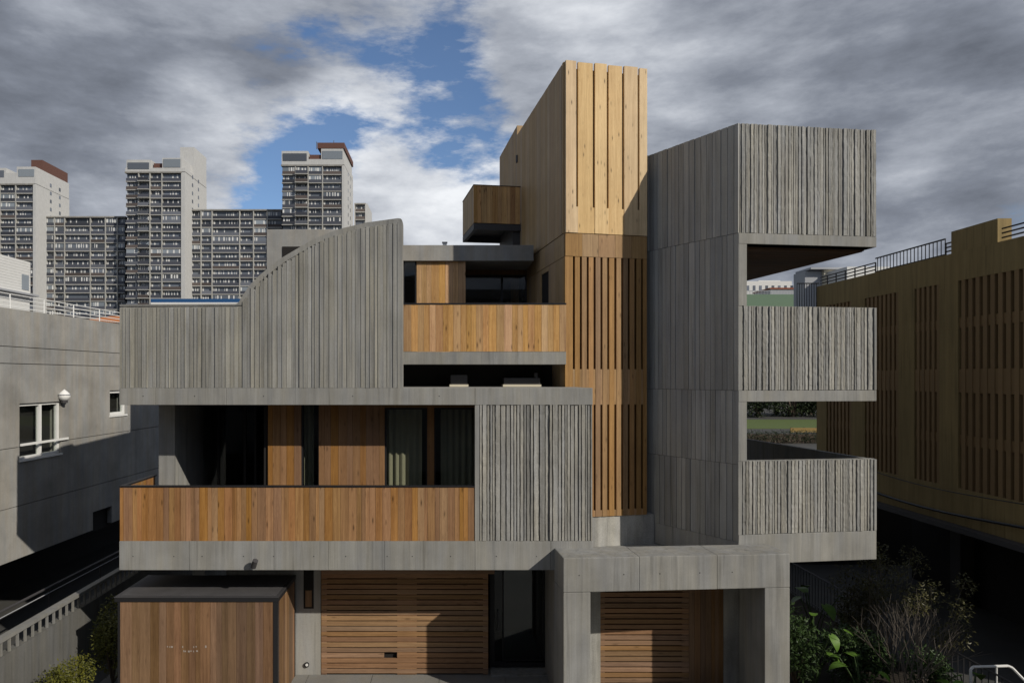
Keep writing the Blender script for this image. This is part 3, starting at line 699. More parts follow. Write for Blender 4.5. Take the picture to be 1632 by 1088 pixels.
# ================================================================== bin store
bs = thing('timber_store', 'flat roofed timber clad store with black edges at the lower left', 'shed', (-5, .9, 0))
sx0, sx1, sy0, sy1, sz = -6.63, -3.45, -.05, 1.46, CAMH - 4.38
box('body', sx0 + .03, sx1 - .03, sy0 + .03, sy1, 0, sz - .08, 'dark_room', bs)
planks(bs, sx0 + .045, sx1 - .095, sy0 + .004, sy0 + .028, 0.03, sz - .082, 'timber_store', .16, jit=.45)
e = split(sy0 + .075, sy1 - .08, .13, .3)
for a, b in zip(e[:-1], e[1:]): piece('plank', 'plank', bs, sx1 - .028, sx1 - .004, a + .002, b - .002, .03, sz - .082, 'timber_store')
for x0, x1, y0, y1 in ((sx1 - .092, sx1, sy0 - .004, sy0 + .072), (sx0, sx0 + .042, sy0 - .004, sy0 + .05), (sx1 - .03, sx1 + .002, sy1 - .075, sy1)):
    box('corner_post', x0, x1, y0, y1, 0, sz - .081, 'black_metal', bs)
rf = box('roof', sx0 - .06, sx1 + .012, sy0 - .012, sy1, sz - .08, sz, 'black_metal', bs)
box('roof_sheet', sx0 + .02, sx1 - .06, sy0 + .08, sy1 - .05, sz + .001, sz + .02, 'bitumen', rf)
m = Multi(); m.add(sx0 - .07, sx1 + .015, sy0 - .02, sy0 + .07, sz + .001, sz + .012).add(sx0 - .07, sx0 + .01, sy0 + .071, sy1, sz + .001, sz + .012).add(sx1 - .05, sx1 + .015, sy0 + .071, sy1, sz + .001, sz + .012)
m.build('roof_trim', 'dark_steel', rf)
m = Multi(); rg = random.Random(3)                       # faded, unreadable white lettering
for row, (pa, pb_, py) in enumerate(((266, 341, 1030), (289, 322, 1037))):
    p = pa
    while p < pb_:
        wd = rg.uniform(1.0, 3.0)
        if rg.random() < .55: m.add(X(p, sy0), X(p + wd, sy0), sy0 + .0015, sy0 + .012, Z(py + rg.uniform(.4, 1.8), sy0), Z(py - rg.uniform(.4, 2), sy0))
        p += wd + rg.uniform(.6, 3.5)
m.build('faded_lettering', 'letter_white', bs, kind='stuff')

# ================================================================== left neighbour
aN = math.atan2(1, .06) - math.pi / 2          # facade runs away along (.06, 1)
NX = -11.3
FN = frame_at(NX, 0, aN)                   # local y along the wall, +x faces the house
nb = thing('concrete_neighbour', 'pale grey fair faced concrete building with white window at the left edge', 'building', (-11, 4, 0))
nz0, nz1 = CAMH - 4.65, CAMH + 1.72
def nY(px):                                     # where a photograph column meets the facade
    s = (px - CX) / F_PX; return (NX - s * DIST) / (s - .06)
sec = math.sqrt(1 + .06 ** 2)
def nl(px): return nY(px) * sec
def nz(px, py): return CAMH - (py - CY) * (nY(px) + DIST) / F_PX
# wall cut into lifts and panels with recessed joints
lifts = [nz0, CAMH - 3.3, CAMH - 1.80, CAMH + .33, CAMH + .757, nz1]
wins = [(nl(31), nl(97), nz(31, 733), nz(31, 643)), (nl(175), nl(201), nz(175, 662), nz(175, 622)), (nl(148), nl(178), nz(165, 843), nz(165, 810))]
body = box('wall', -6, -.35, -16, 24, nz0 + .01, nz1 - .02, 'concrete_old', nb, FN)
ycuts = [-16, -12, -8, -4.5, -1.2, 2.6, 6.6, 9.6, 13.6, 18, 24]
for i in range(5):
    for a, b in zip(ycuts[:-1], ycuts[1:]):
        z0, z1 = lifts[i] + .009, lifts[i + 1] - .009; a2, b2 = a + .007, b - .007
        hit = [w_ for w_ in wins if w_[0] < b2 and w_[1] > a2 and w_[2] < z1 and w_[3] > z0]
        if not hit: box('wall_panel', -.34, random.uniform(-.004, 0), a2, b2, z0, z1, 'concrete_old', body, FN); continue
        # rectangles left round the openings
        ys = sorted({a2, b2, *[min(max(q, a2), b2) for w_ in hit for q in w_[:2]]}); zs_ = sorted({z0, z1, *[min(max(q, z0), z1) for w_ in hit for q in w_[2:]]})
        m = Multi()
        for p, q in zip(ys[:-1], ys[1:]):
            for r, s in zip(zs_[:-1], zs_[1:]):
                cy, cz = (p + q) / 2, (r + s) / 2
                if not any(w_[0] < cy < w_[1] and w_[2] < cz < w_[3] for w_ in hit): m.add(-.34, 0, p, q, r, s)
        m.build('wall_panel', 'concrete_old', body, FN)
box('wall_lining', -.349, -.32, nl(20), nl(215), nz0 + .1, nz1 - .1, 'dark_room', body, FN)
def side_window(a, b, z0, z1, mull, fr=.07):
    m = Multi(); m.add(-.16, -.06, a, a + fr, z0, z1).add(-.16, -.06, b - fr, b, z0, z1).add(-.16, -.06, a + fr, b - fr, z0, z0 + fr).add(-.16, -.06, a + fr, b - fr, z1 - fr, z1)
    for q in mull: m.add(-.15, -.05, q - fr * .6, q + fr * .6, z0 + fr, z1 - fr)
    m.add(-.10, .035, a - .03, b + .03, z0 - .05, z0 - .001)
    wd = m.build('window', 'white_frame', nb, FN); box('pane', -.12, -.11, a + fr, b - fr, z0 + fr, z1 - fr, 'window_glass', wd, FN); return wd
w1 = side_window(*wins[0], mull=((wins[0][0] + wins[0][1]) / 2 + .05,))
box('guard_bar', .03, .07, wins[0][0] - .02, wins[0][1] + .25, wins[0][2] + .36, wins[0][2] + .42, 'white_frame', w1, FN)
side_window(*wins[1], mull=(), fr=.09)
box('vent_opening', -.2, -.15, wins[2][0], wins[2][1], wins[2][2], wins[2][3], 'dark_room', nb, FN)
# bracket lamp
lyp = nl(97); lz = nz(97, 636)
m = Multi().tube([(0, lyp, lz - .12), (.10, lyp, lz - .05)], .03, 8).tube([(.10, lyp, lz - .1), (.10, lyp, lz - .02)], .09, 12)
lb = m.build('lamp_bracket', 'dark_steel', nb, FN)
v, f = [], []
for i in range(9):
    t_ = i / 8; r = .155 * math.sin(math.pi * (.22 + .78 * t_) ) + .004 if i else .10
    for j in range(14):
        an = 2 * math.pi * j / 14; v.append((.10 + r * math.cos(an), lyp + r * math.sin(an), lz - .02 + .30 * t_))
for i in range(8):
    for j in range(14): f.append((14 * i + j, 14 * i + (j + 1) % 14, 14 * i + 14 + (j + 1) % 14, 14 * i + 14 + j))
f.append(tuple(14 * 8 + j for j in range(14)))
mesh_obj('lamp_globe', v, f, 'lamp_white', lb, FN, True)
m = Multi().tube([(.10, lyp, lz + .12), (.10, lyp, lz + .14)], .175, 14); m.build('lamp_brim', 'grey_cladding', lb, FN)
# open ground floor
box('ground_floor_wall', -5, -3.0, -16, 24, 0, nz0, 'dark_room', nb, FN)
# roof rail
rr = Multi()
for y in [q * 1.35 - 8 for q in range(22)]: rr.tube([(-.45, y, nz1 - .02), (-.45, y, nz1 + .42)], .018, 6)
for h in (.10, .21, .32, .43): rr.tube([(-.45, -9, nz1 + h), (-.45, 20.5, nz1 + h)], .014, 6)
rr.build('roof_railing', 'white_frame', nb, FN)
# dark handrail under the overhang
hr = thing('dark_handrail', 'thin dark handrail in the shade under the concrete neighbour', 'handrail', (-9.3, 3, 0))
m = Multi().tube([(-9.75, -3, 1.55), (-9.6, 8.5, 1.55)], .03, 8); m.build('top_rail', 'dark_steel', hr)
m = Multi().tube([(-9.74, -3, 1.42), (-9.6, 8.0, 1.42)], .012, 6); m.build('light_strip', 'grey_cladding', hr)
for y in (-2, 0.4, 2.8, 5.2, 7.6): Multi().tube([(-9.68, y, 0), (-9.68, y, 1.53)], .02, 6).build('post', 'dark_steel', hr)
# retaining wall with pale balustrade
rw = thing('balustraded_wall', 'grey retaining wall topped by a pale low balustrade beside the passage', 'wall', (-8.2, 3, 0))
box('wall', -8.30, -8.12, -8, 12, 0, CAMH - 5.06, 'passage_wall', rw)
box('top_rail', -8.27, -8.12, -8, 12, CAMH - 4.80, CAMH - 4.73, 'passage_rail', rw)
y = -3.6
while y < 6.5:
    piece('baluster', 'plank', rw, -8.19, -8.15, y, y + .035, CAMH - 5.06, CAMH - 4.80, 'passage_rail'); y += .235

# ================================================================== ochre building
oc = thing('ochre_building', 'ochre rendered building with tall slotted window groups at the right edge', 'building', (13, 3, 0))
OX, oz0, oz1 = 12.0, CAMH - 3.5, CAMH + 2.95
yE = 8.8
groups = [(8.27, 6.9, 7), (6.24, 4.74, 8), (4.11, 3.2, 5), (2.58, -1.1, 17)]
YS = -1.6
floors = [(CAMH + 2.27, CAMH + .18, CAMH + 1.27), (CAMH - .38, CAMH - 2.64, CAMH - 1.5)]
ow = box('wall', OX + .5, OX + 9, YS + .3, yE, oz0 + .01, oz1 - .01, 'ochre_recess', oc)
m = Multi(); ys = sorted([yE] + [v for g in groups for v in g[:2]] + [YS])
zs_ = [oz0, floors[1][1], floors[0][0], oz1]
for k, (a, b) in enumerate(zip(ys[:-1], ys[1:])):
    if k % 2 == 0: m.add(OX, OX + .5, a, b, oz0, oz1)
    else: m.add(OX, OX + .5, a, b, oz0, floors[1][1]).add(OX, OX + .5, a, b, floors[0][0], oz1)
m.add(OX + .501, OX + 9, YS, YS + .299, oz0, oz1)
m.add(OX, OX + 9, yE - .001, yE + .05, oz0, oz1)
m.build('facade', 'ochre_render', ow)
for y1, y0, n in groups:
    st = (y1 - y0) / n
    for (zt_, zb_, zm_) in floors:
        box('transom', OX + .035, OX + .15, y0, y1, zm_ - .12, zm_ + .12, 'ochre_fin', ow)
    box('spandrel', OX + .018, OX + .15, y0, y1, floors[1][0], floors[0][1], 'ochre_fin', ow)
    for i in range(n):
        piece('fin', 'plank', ow, OX + .004, OX + .11, y0 + st * (i + .0), y0 + st * (i + .54), floors[1][1], floors[0][0], 'ochre_fin')
box('window_band', OX + .16, OX + .30, YS + .3, yE - .2, floors[1][1], floors[0][0], 'far_glass', ow)
box('canopy', OX - .25, OX + 9.2, YS, yE, oz0 - .12, oz0 - .002, 'dark_steel', ow)
box('ground_floor_wall', OX + 3.1, OX + 8, YS, yE, 0, oz0 - .12, 'dark_room', oc)
for y in (-1, 2, 6): box('pillar', OX + 2.6, OX + 3.0, y, y + .4, 0, oz0 - .12, 'dark_steel', oc)
ph = box('penthouse', OX + .05, OX + .36, X(1, 0) * 0 + 12.05 * F_PX / (1590 - CX) - DIST, 12.05 * F_PX / (1516 - CX) - DIST + .0, oz1, oz1 + .54, 'ochre_render', oc)
def yof(px, x=OX): return x * F_PX / (px - CX) - DIST
m = Multi()
ya, yb = yof(1500), yof(1390)
y = ya
while y < yb: m.tube([(OX + .1, y, oz1), (OX + .1, y, oz1 + .42)], .012, 5); y += .14
m.tube([(OX + .1, ya, oz1 + .42), (OX + .1, yb, oz1 + .42)], .02, 6).tube([(OX + .1, ya, oz1 + .04), (OX + .1, yb, oz1 + .04)], .015, 6)
m.build('bar_railing', 'black_metal', oc)
m = Multi()
for z in (.10, .2, .3): m.tube([(OX + .1, yof(1516), oz1 + z), (OX + .1, ya, oz1 + z)], .018, 6)
m.tube([(OX + .1, ya - .02, oz1), (OX + .1, ya - .02, oz1 + .3)], .02, 6); m.build('roof_rail', 'black_metal', oc); m = Multi()
for z in (.10, .2, .3): m.tube([(OX + .1, yb, oz1 + z), (OX + .1, yE, oz1 + z)], .018, 6)
for q in range(12): m.tube([(OX + .1, yb + q * .5, oz1), (OX + .1, yb + q * .5, oz1 + .3)], .02, 6) if yb + q * .5 < yE else None
m.build('roof_rail', 'black_metal', oc)
m = Multi()
for z in (.10, .2, .3): m.tube([(OX + .1, YS, oz1 + z), (OX + .1, yof(1590), oz1 + z)], .018, 6)
for q in range(3): m.tube([(OX + .1, YS + q * .9, oz1), (OX + .1, YS + q * .9, oz1 + .3)], .02, 6)
m.build('roof_rail', 'black_metal', oc)
box('garden_shade_blocker', 11.5, 11.75, -9.0, YS - .2, 0, 3.5, 'ochre_render', oc)  # unseen blocker, added out of view to keep sun off the garden
box('lane_dark_screen', 9.2, 26.0, 10.4, 10.65, 0, 3.0, 'dark_steel', oc)  # added dark screen, hides the sunlit lane so the end stays black
m = Multi(); x = OX - .62
while x < OX + .1: m.tube([(x, yE + .1, oz1 - .7), (x, yE + .1, oz1 + .12)], .012, 5); x += .08
m.tube([(OX - .62, yE + .1, oz1 + .12), (OX + .1, yE + .1, oz1 + .12)], .02, 6).tube([(OX - .62, yE + .1, oz1 - .7), (OX + .1, yE + .1, oz1 - .7)], .03, 6)
m.build('end_balcony_rail', 'black_metal', oc)
def cable(label, za, zb_, x, r):
    pts = []
    for i in range(15):
        t_ = i / 14; pts.append((x + .0 * t_, YS + .1 + 10.4 * t_, za + (zb_ - za) * t_ - .25 * math.sin(math.pi * t_) + .02 * math.sin(9 * t_)))
    o = Multi().tube(pts, r, 6).build('cable', 'black_metal'); tag(o, label, 'cable')
cable('thick black cable slung along the ochre facade above its overhang', CAMH - 3.0, CAMH - 3.05, OX - .1, .035)
cable('thin black wire slung just above the thick cable on the ochre facade', CAMH - 2.55, CAMH - 2.4, OX - .12, .012)

# ================================================================== right garden
def fence(name, label, x0, y0, x1, y1, h, n):
    fo = thing(name, label, 'fence', ((x0 + x1) / 2, (y0 + y1) / 2, 0.03))
    p = lambda t_, z: (x0 + (x1 - x0) * t_, y0 + (y1 - y0) * t_, z)
    Multi().tube([p(0, h), p(1, h)], .02, 6).build('top_rail', 'dark_steel', fo); Multi().tube([p(0, .15), p(1, .15)], .015, 6).build('bottom_rail', 'dark_steel', fo)
    for i in range(n + 1): Multi().tube([p(i / n, .02), p(i / n, h)], .01, 5).build('bar', 'dark_steel', fo)
fence('bar_fence', 'dark fence of thin upright bars between the garden and the lane', 10.25, -1.2, 10.25, 9.0, 1.0, 64)
wr = thing('white_handrail', 'bent white tubular handrail at the bottom right corner', 'handrail', (10.3, -.6, 0))
hz_ = 1.08
Multi().tube([(X(1547, -.6), -.6, 0.03), (X(1547, -.6), -.6, hz_ - .05), (X(1551, -.6), -.6, hz_), (X(1606, -.6), -.6, hz_ + .02), (X(1612, -.6), -.62, hz_ - .01), (X(1660, -.8), -.8, hz_ - .5)], .025, 8).build('top_rail', 'white_frame', wr)
Multi().tube([(X(1588, -.6), -.6, .03), (X(1588, -.6), -.6, hz_)], .018, 8).build('post', 'white_frame', wr)

def leaves(name, clumps, n, size, mat, parent, seed, droop=.3, narrow=.45):
    rg = random.Random(seed); v, f = [], []
    tot = sum(c[3] * c[4] * c[5] for c in clumps)
    for cx, cy, cz, rx, ry, rz in clumps:
        for _ in range(int(n * rx * ry * rz / tot)):
            while True:
                a, b, c = rg.uniform(-1, 1), rg.uniform(-1, 1), rg.uniform(-1, 1); q = a * a + b * b + c * c
                if q < 1 and rg.random() < .25 + .75 * q: break
            k = 1 + rg.gauss(0, .10); p = Vector((cx + a * rx * k, cy + b * ry * k, cz + c * rz * k))
            d = Vector((rg.gauss(0, 1) + a, rg.gauss(0, 1) + b, rg.gauss(0, .7) - droop + .6 * c)).normalized(); s = size * rg.uniform(.6, 1.4)
            sd = d.cross(Vector((rg.gauss(0, .4), rg.gauss(0, .4), 1))).normalized() * s * narrow; up = d.cross(sd).normalized() * s * .12
            i = len(v); v += [p, p + d * s * .5 + sd * .5 + up, p + d * s, p + d * s * .5 - sd * .5 + up]; f.append((i, i + 1, i + 2, i + 3))
    return mesh_obj(name, v, f, mat, parent)
def stems(parent, base, tips, r, mat='bark', name='stem'):
    m = Multi()
    for tpt in tips:
        b = Vector(base); tpt = Vector(tpt); mid = b.lerp(tpt, .5) + Vector((random.uniform(-.06, .06), random.uniform(-.06, .06), 0)) * (tpt - b).length
        m.tube([b, mid], (r, r * .7), 5).tube([mid, tpt], (r * .7, r * .25), 5)
    return m.build(name, mat, parent)
def bush(label, x, y, w_, d_, h, mat, n, size, seed, z=0.0, cat='bush', group=None, name='leafy_bush'):
    o = thing(name, label, cat, (x, y, z), group); rg = random.Random(seed); cl_ = []
    for _ in range(9):
        a = rg.uniform(0, 6.28); r = rg.uniform(.1, .62); cl_.append((x + math.cos(a) * r * w_, y + math.sin(a) * r * d_, z + h * rg.uniform(.3, .78), w_ * rg.uniform(.28, .45), d_ * rg.uniform(.28, .45), h * rg.uniform(.17, .30)))
    leaves('foliage', cl_, n, size, mat, o, seed); stems(o, (x, y, z), [(c[0], c[1], c[2]) for c in cl_], .025)
    return o
gl = 'bushes below the balustraded wall'
bush('rounded yellow green bush nearest the lower left corner', -7.55, -.55, .85, .7, 1.32, 'leaf_bush', 5200, .06, 1, group=gl)
bush('yellow green bush behind the timber store corner', -7.30, 1.1, .6, .8, 1.75, 'leaf_bush', 4600, .06, 2, group=gl)
gr = 'garden bushes right of the portal'
bush('dark bush against the right portal column', 7.35, 1.0, .7, .9, 1.7, 'leaf_dark', 2200, .11, 3, .03, group=gr)
bush('tall brownish bush under the lowest concrete balcony corner', 9.35, 2.3, .95, .9, 2.25, 'leaf_brown', 3600, .07, 4, .03, group=gr)
bush('low dark bush behind the bare branched shrub', 8.5, .9, .9, .7, 1.3, 'leaf_dark', 2200, .12, 5, .03, group=gr)
bush('small dark bush beside the bar fence at lower right', 9.7, .2, .5, .6, 1.1, 'leaf_dark', 1200, .09, 6, .03, group=gr)
def wispy(label, x, y, h, seed):
    o = thing('wispy_shrub', label, 'shrub', (x, y, .03), 'wispy garden shrubs'); rg = random.Random(seed); cl_ = []
    for k in range(16):
        a = rg.uniform(0, 6.28); r = rg.uniform(.15, .8) * h * .36; z = h * rg.uniform(.5, 1.0)
        tip = (x + math.cos(a) * r, y + math.sin(a) * r, z); stems(o, (x, y, .03), [tip], .012, 'dry_branch', 'branch')
        cl_.append((tip[0], tip[1], tip[2] - .06, .20, .20, .22))
    leaves('foliage', cl_, 1500, .07, 'leaf_brown', o, seed)
wispy('tall wispy brown green shrub under the edge of the lowest balcony', 9.55, 1.6, 2.9, 21)
wispy('tall wispy brown green shrub in front of the bar fence near the lane', 9.9, .5, 2.5, 22)
# bare shrub
def bare(label, x, y, h, n, seed):
    o = thing('bare_shrub', label, 'shrub', (x, y, .03)); rg = random.Random(seed)
    def grow(m, p, d, L, r, lev):
        q = p + d * L; m.tube([p, q], (r, r * .65), 4)
        if lev:
            for _ in range(rg.choice((2, 2, 3))): grow(m, q, (d + Vector((rg.gauss(0, .35), rg.gauss(0, .35), rg.uniform(-.05, .3)))).normalized(), L * rg.uniform(.55, .85), r * .62, lev - 1)
    for _ in range(n):
        m = Multi(); grow(m, Vector((x + rg.uniform(-.15, .15), y + rg.uniform(-.15, .15), .03)), Vector((rg.gauss(0, .3), rg.gauss(0, .3), 1)).normalized(), h * .33, .012, 3); m.build('branch', 'dry_branch', o)
bare('bare twiggy grey shrub in front of the bar fence', 9.0, -.15, 2.5, 14, 9)
# broad leaved plants
def leaf_mesh():
    v, f = [], []; n = 8
    for i in range(n + 1):
        t_ = i / n; wd = .42 * math.sin(math.pi * min(1, t_ * .93 + .07)) ** .75 * (1 - .35 * t_); z = .18 * math.sin(t_ * 2.2) - .35 * t_ * t_
        v += [(-wd, t_ - .12 * (1 - t_), z + .10 * wd), (0, t_, z), (wd, t_ - .12 * (1 - t_), z + .10 * wd)]
    for i in range(n): a = 3 * i; f += [(a, a + 1, a + 4, a + 3), (a + 1, a + 2, a + 5, a + 4)]
    me = bpy.data.meshes.new('leaf'); me.from_pydata(v, [], f); me.materials.append(M['leaf_bright'])
    for p in me.polygons: p.use_smooth = True
    return me
LM = leaf_mesh()
def broad(label, x, y, n, h, s, seed):
    o = thing('broad_leaved_plant', label, 'plant', (x, y, .03), 'broad leaved garden plants'); rg = random.Random(seed); m = Multi()
    for k in range(n):
        a = k * 2.4 + rg.uniform(-.4, .4); r = rg.uniform(.15, .4) * h; z = h * rg.uniform(.45, 1.0)
        tip = Vector((x + math.cos(a) * r, y + math.sin(a) * r, z)); m.tube([(x, y, .03), (x + math.cos(a) * r * .35, y + math.sin(a) * r * .35, z * .6), tuple(tip)], .012, 5)
        lf = bpy.data.objects.new('leaf', LM)
        place(lf, o, Matrix.Translation(tip) @ Matrix.Rotation(a - math.pi / 2, 4, 'Z') @ Matrix.Rotation(rg.uniform(-.9, .1), 4, 'X') @ Matrix.Diagonal((s * rg.uniform(.7, 1.2),) * 3 + (1,)))
    m.build('stalk', 'leaf_dark', o)
broad('bright broad leaved plant beside the right portal column', 7.5, .55, 7, 1.6, .34, 1)
broad('broad leaved plant under the concrete balcony by the fence', 8.6, 2.6, 7, 1.9, .38, 2)
broad('bright broad leaved plant at the foot of the white handrail', 9.75, -.75, 8, 1.0, .34, 3)
broad('low broad leaved plant in the middle of the garden bed', 8.1, -.1, 7, 1.05, .30, 4)

# ================================================================== far left: apartment blocks
def apartments(name, label, bays, dist, py_top, fl_px, nfl, depth, ends, seed, jut=()):
    rg = random.Random(seed); Y0 = dist - DIST; k = dist / F_PX
    xs = [(p - CX) * k for p in bays]; zt = CAMH - (py_top - CY) * k; fh = fl_px * k
    o = thing(name, label, 'apartment block', ((xs[0] + xs[-1]) / 2, Y0 + depth / 2, 0), 'distant apartment blocks')
    body = box('body', xs[0] + .2, xs[-1] - .2, Y0 + 1.6, Y0 + depth, 0, zt, 'far_body', o)
    if ends[0]: box('end_wall', xs[0] - ends[0], xs[0], Y0 - .2, Y0 + depth + .1, 0, zt + .3, 'tower_white', o)
    if ends[1]: box('end_wall', xs[-1], xs[-1] + ends[1], Y0 - .2, Y0 + depth + .1, 0, zt + .3, 'tower_white', o)
    box('cornice', xs[0] - .2, xs[-1] + .2, Y0 - .25, Y0 + depth, zt, zt + .5, 'concrete_old', o)
    for x in xs[1:-1]: piece('party_wall', 'plank', o, x - .16, x + .16, Y0 - .12, Y0 + 1.6, 10, zt, 'tower_slab')
    cur = Multi()
    for q in range(nfl):
        z1 = zt - q * fh; z0 = z1 - fh
        piece('balcony_slab', 'plank', o, xs[0], xs[-1], Y0 - .05, Y0 + 1.6, z0 - .14, z0 + .14, 'tower_slab')
        for i, (a, b) in enumerate(zip(xs[:-1], xs[1:])):
            jd = 1.1 if i in jut else 0.0
            pm = rg.choice(('parapet_dark', 'parapet_dark', 'parapet_grey', 'parapet_dark', 'parapet_brown'))
            if jd: piece('balcony_slab', 'plank', o, a, b, Y0 - jd - .05, Y0 - .06, z0 - .14, z0 + .10, 'tower_slab')
            piece('balcony_parapet', 'plank', o, a + .17, b - .17, Y0 - jd, Y0 - jd + .12, z0 + .145, z0 + 1.18, pm)
            glazed = rg.random() < .30
            yy = Y0 + .2 if glazed else Y0 + .85
            piece('window', 'plank', o, a + .17, b - .17, yy, yy + .12, z0 + (1.0 if glazed else .15), z1 - .15, 'far_bright_glass' if glazed and rg.random() < .5 else 'far_glass')
            x = a + .3
            while x < b - .5:
                wv = rg.uniform(.12, .55)
                if rg.random() < .62: cur.add(x, x + wv, yy - .06, yy - .01, z0 + 1.0, z1 - rg.uniform(.3, .6))
                x += wv + rg.uniform(.25, .8)
    cur.build('curtain_strip', 'far_curtain', o, kind='stuff')
    return o, xs, zt, k, Y0
def side_windows(o, x, Y0, k, cols, z_list):
    for y in cols:
        for z in z_list: piece('stair_window', 'plank', o, x - .02, x + .05, y, y + 1.0, z - .9, z + .3, 'far_glass')
# tower A
o, xs, zt, k, Y0 = apartments('apartment_tower', 'white apartment tower with brown roof block at the far left edge', [-60, -20, 0, 25, 53], 230, 295, 13.3, 15, 20, (0, .9), 1)
ta = lambda p: (p - CX) * k; tb = lambda p: CAMH - (p - CY) * k
box('top_storey', xs[0], ta(57), Y0 - .2, Y0 + 20, zt + .5, tb(276), 'tower_white', o)
rs = box('roof_room', ta(27), ta(57), Y0 - .1, Y0 + 20, tb(276), tb(266), 'tower_white', o); box('pane', ta(30), ta(55), Y0 - .3, Y0 - .12, tb(282), tb(270), 'far_bright_glass', rs)
rs = box('roof_room', ta(-40), ta(10), Y0 - .1, Y0 + 8, tb(276), tb(268), 'tower_white', o); box('pane', ta(-12), ta(7), Y0 - .3, Y0 - .12, tb(283), tb(272), 'far_glass', rs)
box('lift_block', ta(38), ta(57) - .2, Y0 + 4, Y0 + 19.5, tb(266), tb(249), 'brown_cladding', o)
side_windows(o, ta(53) + .9, Y0, k, (Y0 + 8, Y0 + 13.5), [tb(283 + 13.3 * q) for q in range(6)])
# slab 1
apartments('apartment_slab', 'long grey balconied slab between the far left tower and the white stair tower', [69, 87, 103, 144, 168, 187, 199], 236, 347, 13.3, 13, 16, (0, 0), 2)
# tower B
o, xs, zt, k, Y0 = apartments('apartment_tower', 'pale tower with a tall white stair core, second tower from the left', [200, 221, 239, 258, 289], 230, 276, 13.3, 18, 20, (0, 1.3), 3, jut=(1,))
box('top_storey', xs[0], xs[-1] + 1.3, Y0 - .2, Y0 + 20, zt + .5, tb(268), 'tower_white', o)
rs = box('roof_room', ta(202), ta(241), Y0 - .15, Y0 + 8, tb(268), tb(255), 'tower_white', o); box('pane', ta(204), ta(238), Y0 - .3, Y0 - .16, tb(270), tb(259.5), 'far_glass', rs)
rs = box('roof_room', ta(259), ta(290), Y0 - .15, Y0 + 8, tb(268), tb(252), 'tower_white', o); box('pane', ta(261), ta(288), Y0 - .3, Y0 - .16, tb(267), tb(254), 'far_bright_glass', rs)
box('lift_block', ta(243), ta(258), Y0 + 1, Y0 + 7, tb(268), tb(259), 'brown_cladding', o)
box('stair_core', ta(272), xs[-1] + 1.28, Y0 + 8, Y0 + 19.9, tb(268), tb(222), 'tower_white', o)
side_windows(o, xs[-1] + 1.3, Y0, k, (Y0 + 6, Y0 + 11.5), [tb(272 + 13.3 * q) for q in range(6)])
# slab 2
apartments('apartment_slab', 'long grey balconied slab between the stair tower and the brown capped tower', [300, 320.5, 338, 382, 404, 426, 449], 236, 336, 13.3, 13, 16, (0, 0), 4)
# tower C
o, xs, zt, k, Y0 = apartments('apartment_tower', 'apartment tower capped in brown above the curved concrete wall', [449, 471, 491, 514, 545], 230, 265, 13.3, 11, 20, (0, .8), 5, jut=(1,))
box('top_storey', xs[0], xs[-1] + .8, Y0 - .2, Y0 + 20, zt + .5, tb(254), 'tower_white', o)
rs = box('roof_room', ta(449), ta(491), Y0 - .15, Y0 + 8, tb(254), tb(241), 'tower_white', o); box('pane', ta(451), ta(489), Y0 - .3, Y0 - .16, tb(257), tb(245), 'far_glass', rs)
rs = box('roof_room', ta(512), ta(547), Y0 - .15, Y0 + 20, tb(254), tb(237), 'tower_white', o); box('pane', ta(514), ta(546), Y0 - .3, Y0 - .16, tb(254), tb(241), 'far_bright_glass', rs)
box('lift_block', ta(493), ta(511.5), Y0 + .5, Y0 + 9, tb(254), tb(246), 'brown_cladding', o)
box('lift_block', ta(506), ta(549), Y0 - .3, Y0 + 20.5, tb(237) + .02, tb(228), 'brown_cladding', o)
side_windows(o, xs[-1] + .8, Y0, k, (Y0 + 8, Y0 + 13), [tb(265 + 13.3 * q) for q in range(7)])
for p_, h in ((500, 12), (528, 14), (538, 9)): Multi().tube([(ta(p_), Y0 + 5, tb(230)), (ta(p_), Y0 + 5, tb(230) + h * k)], .12, 5).build('antenna', 'dark_steel', o)
apartments('balcony_block', 'small white balconied block just right of the brown capped tower', [566, 582], 250, 326, 12, 5, 14, (.4, .8), 6)

# ------------------------------------------------------------------ other far things
def hut(name, label, cat, px0, px1, py0, py1, dist, depth, mat, base=0.0, roof=None):
    k = dist / F_PX; Y0 = dist - DIST
    o = thing(name, label, cat, ((px0 + px1) / 2 * k - CX * k, Y0 + depth / 2, 0))
    x0, x1, z1 = (px0 - CX) * k, (px1 - CX) * k, CAMH - (py0 - CY) * k
    wl = box('wall', x0, x1, Y0, Y0 + depth, 0, z1, mat, o)
    if roof: box('roof', x0 - .3, x1 + .3, Y0 - .3, Y0 + depth + .3, z1 + .002, z1 + .5, roof, o)
    return o, wl, k, Y0
o, wl, k, Y0 = hut('white_clad_house', 'white boarded house behind the roof railing at the left edge', 'house', -140, -20, 400, 500, 40, 4.0, 'white_wall')
kx = lambda p: (p - CX) * k; kz = lambda p: CAMH - (p - CY) * k
xr = kx(-20)
for q in range(12): piece('cladding_board', 'plank', wl, xr + .002, xr + .05, Y0, Y0 + 4.0, kz(455 - q * 4.6) + .0, kz(450.7 - q * 4.6), 'white_wall')
box('pane', xr + .03, xr + .08, Y0 + 3.1, Y0 + 3.8, kz(450), kz(424), 'far_bright_glass', wl); box('canopy', kx(-120), xr + .5, Y0 - .4, Y0 + 4.2, kz(460), kz(457), 'grey_cladding', wl)
o, wl, k, Y0 = hut('terracotta_roofed_house', 'low house with orange tiled roof behind the left neighbour', 'house', 130, 205, 514, 540, 45, 8, 'white_wall')
kx = lambda p: (p - CX) * k; kz = lambda p: CAMH - (p - CY) * k
rx0, rx1, z0r, z1r = kx(128), kx(210), kz(515), kz(497)
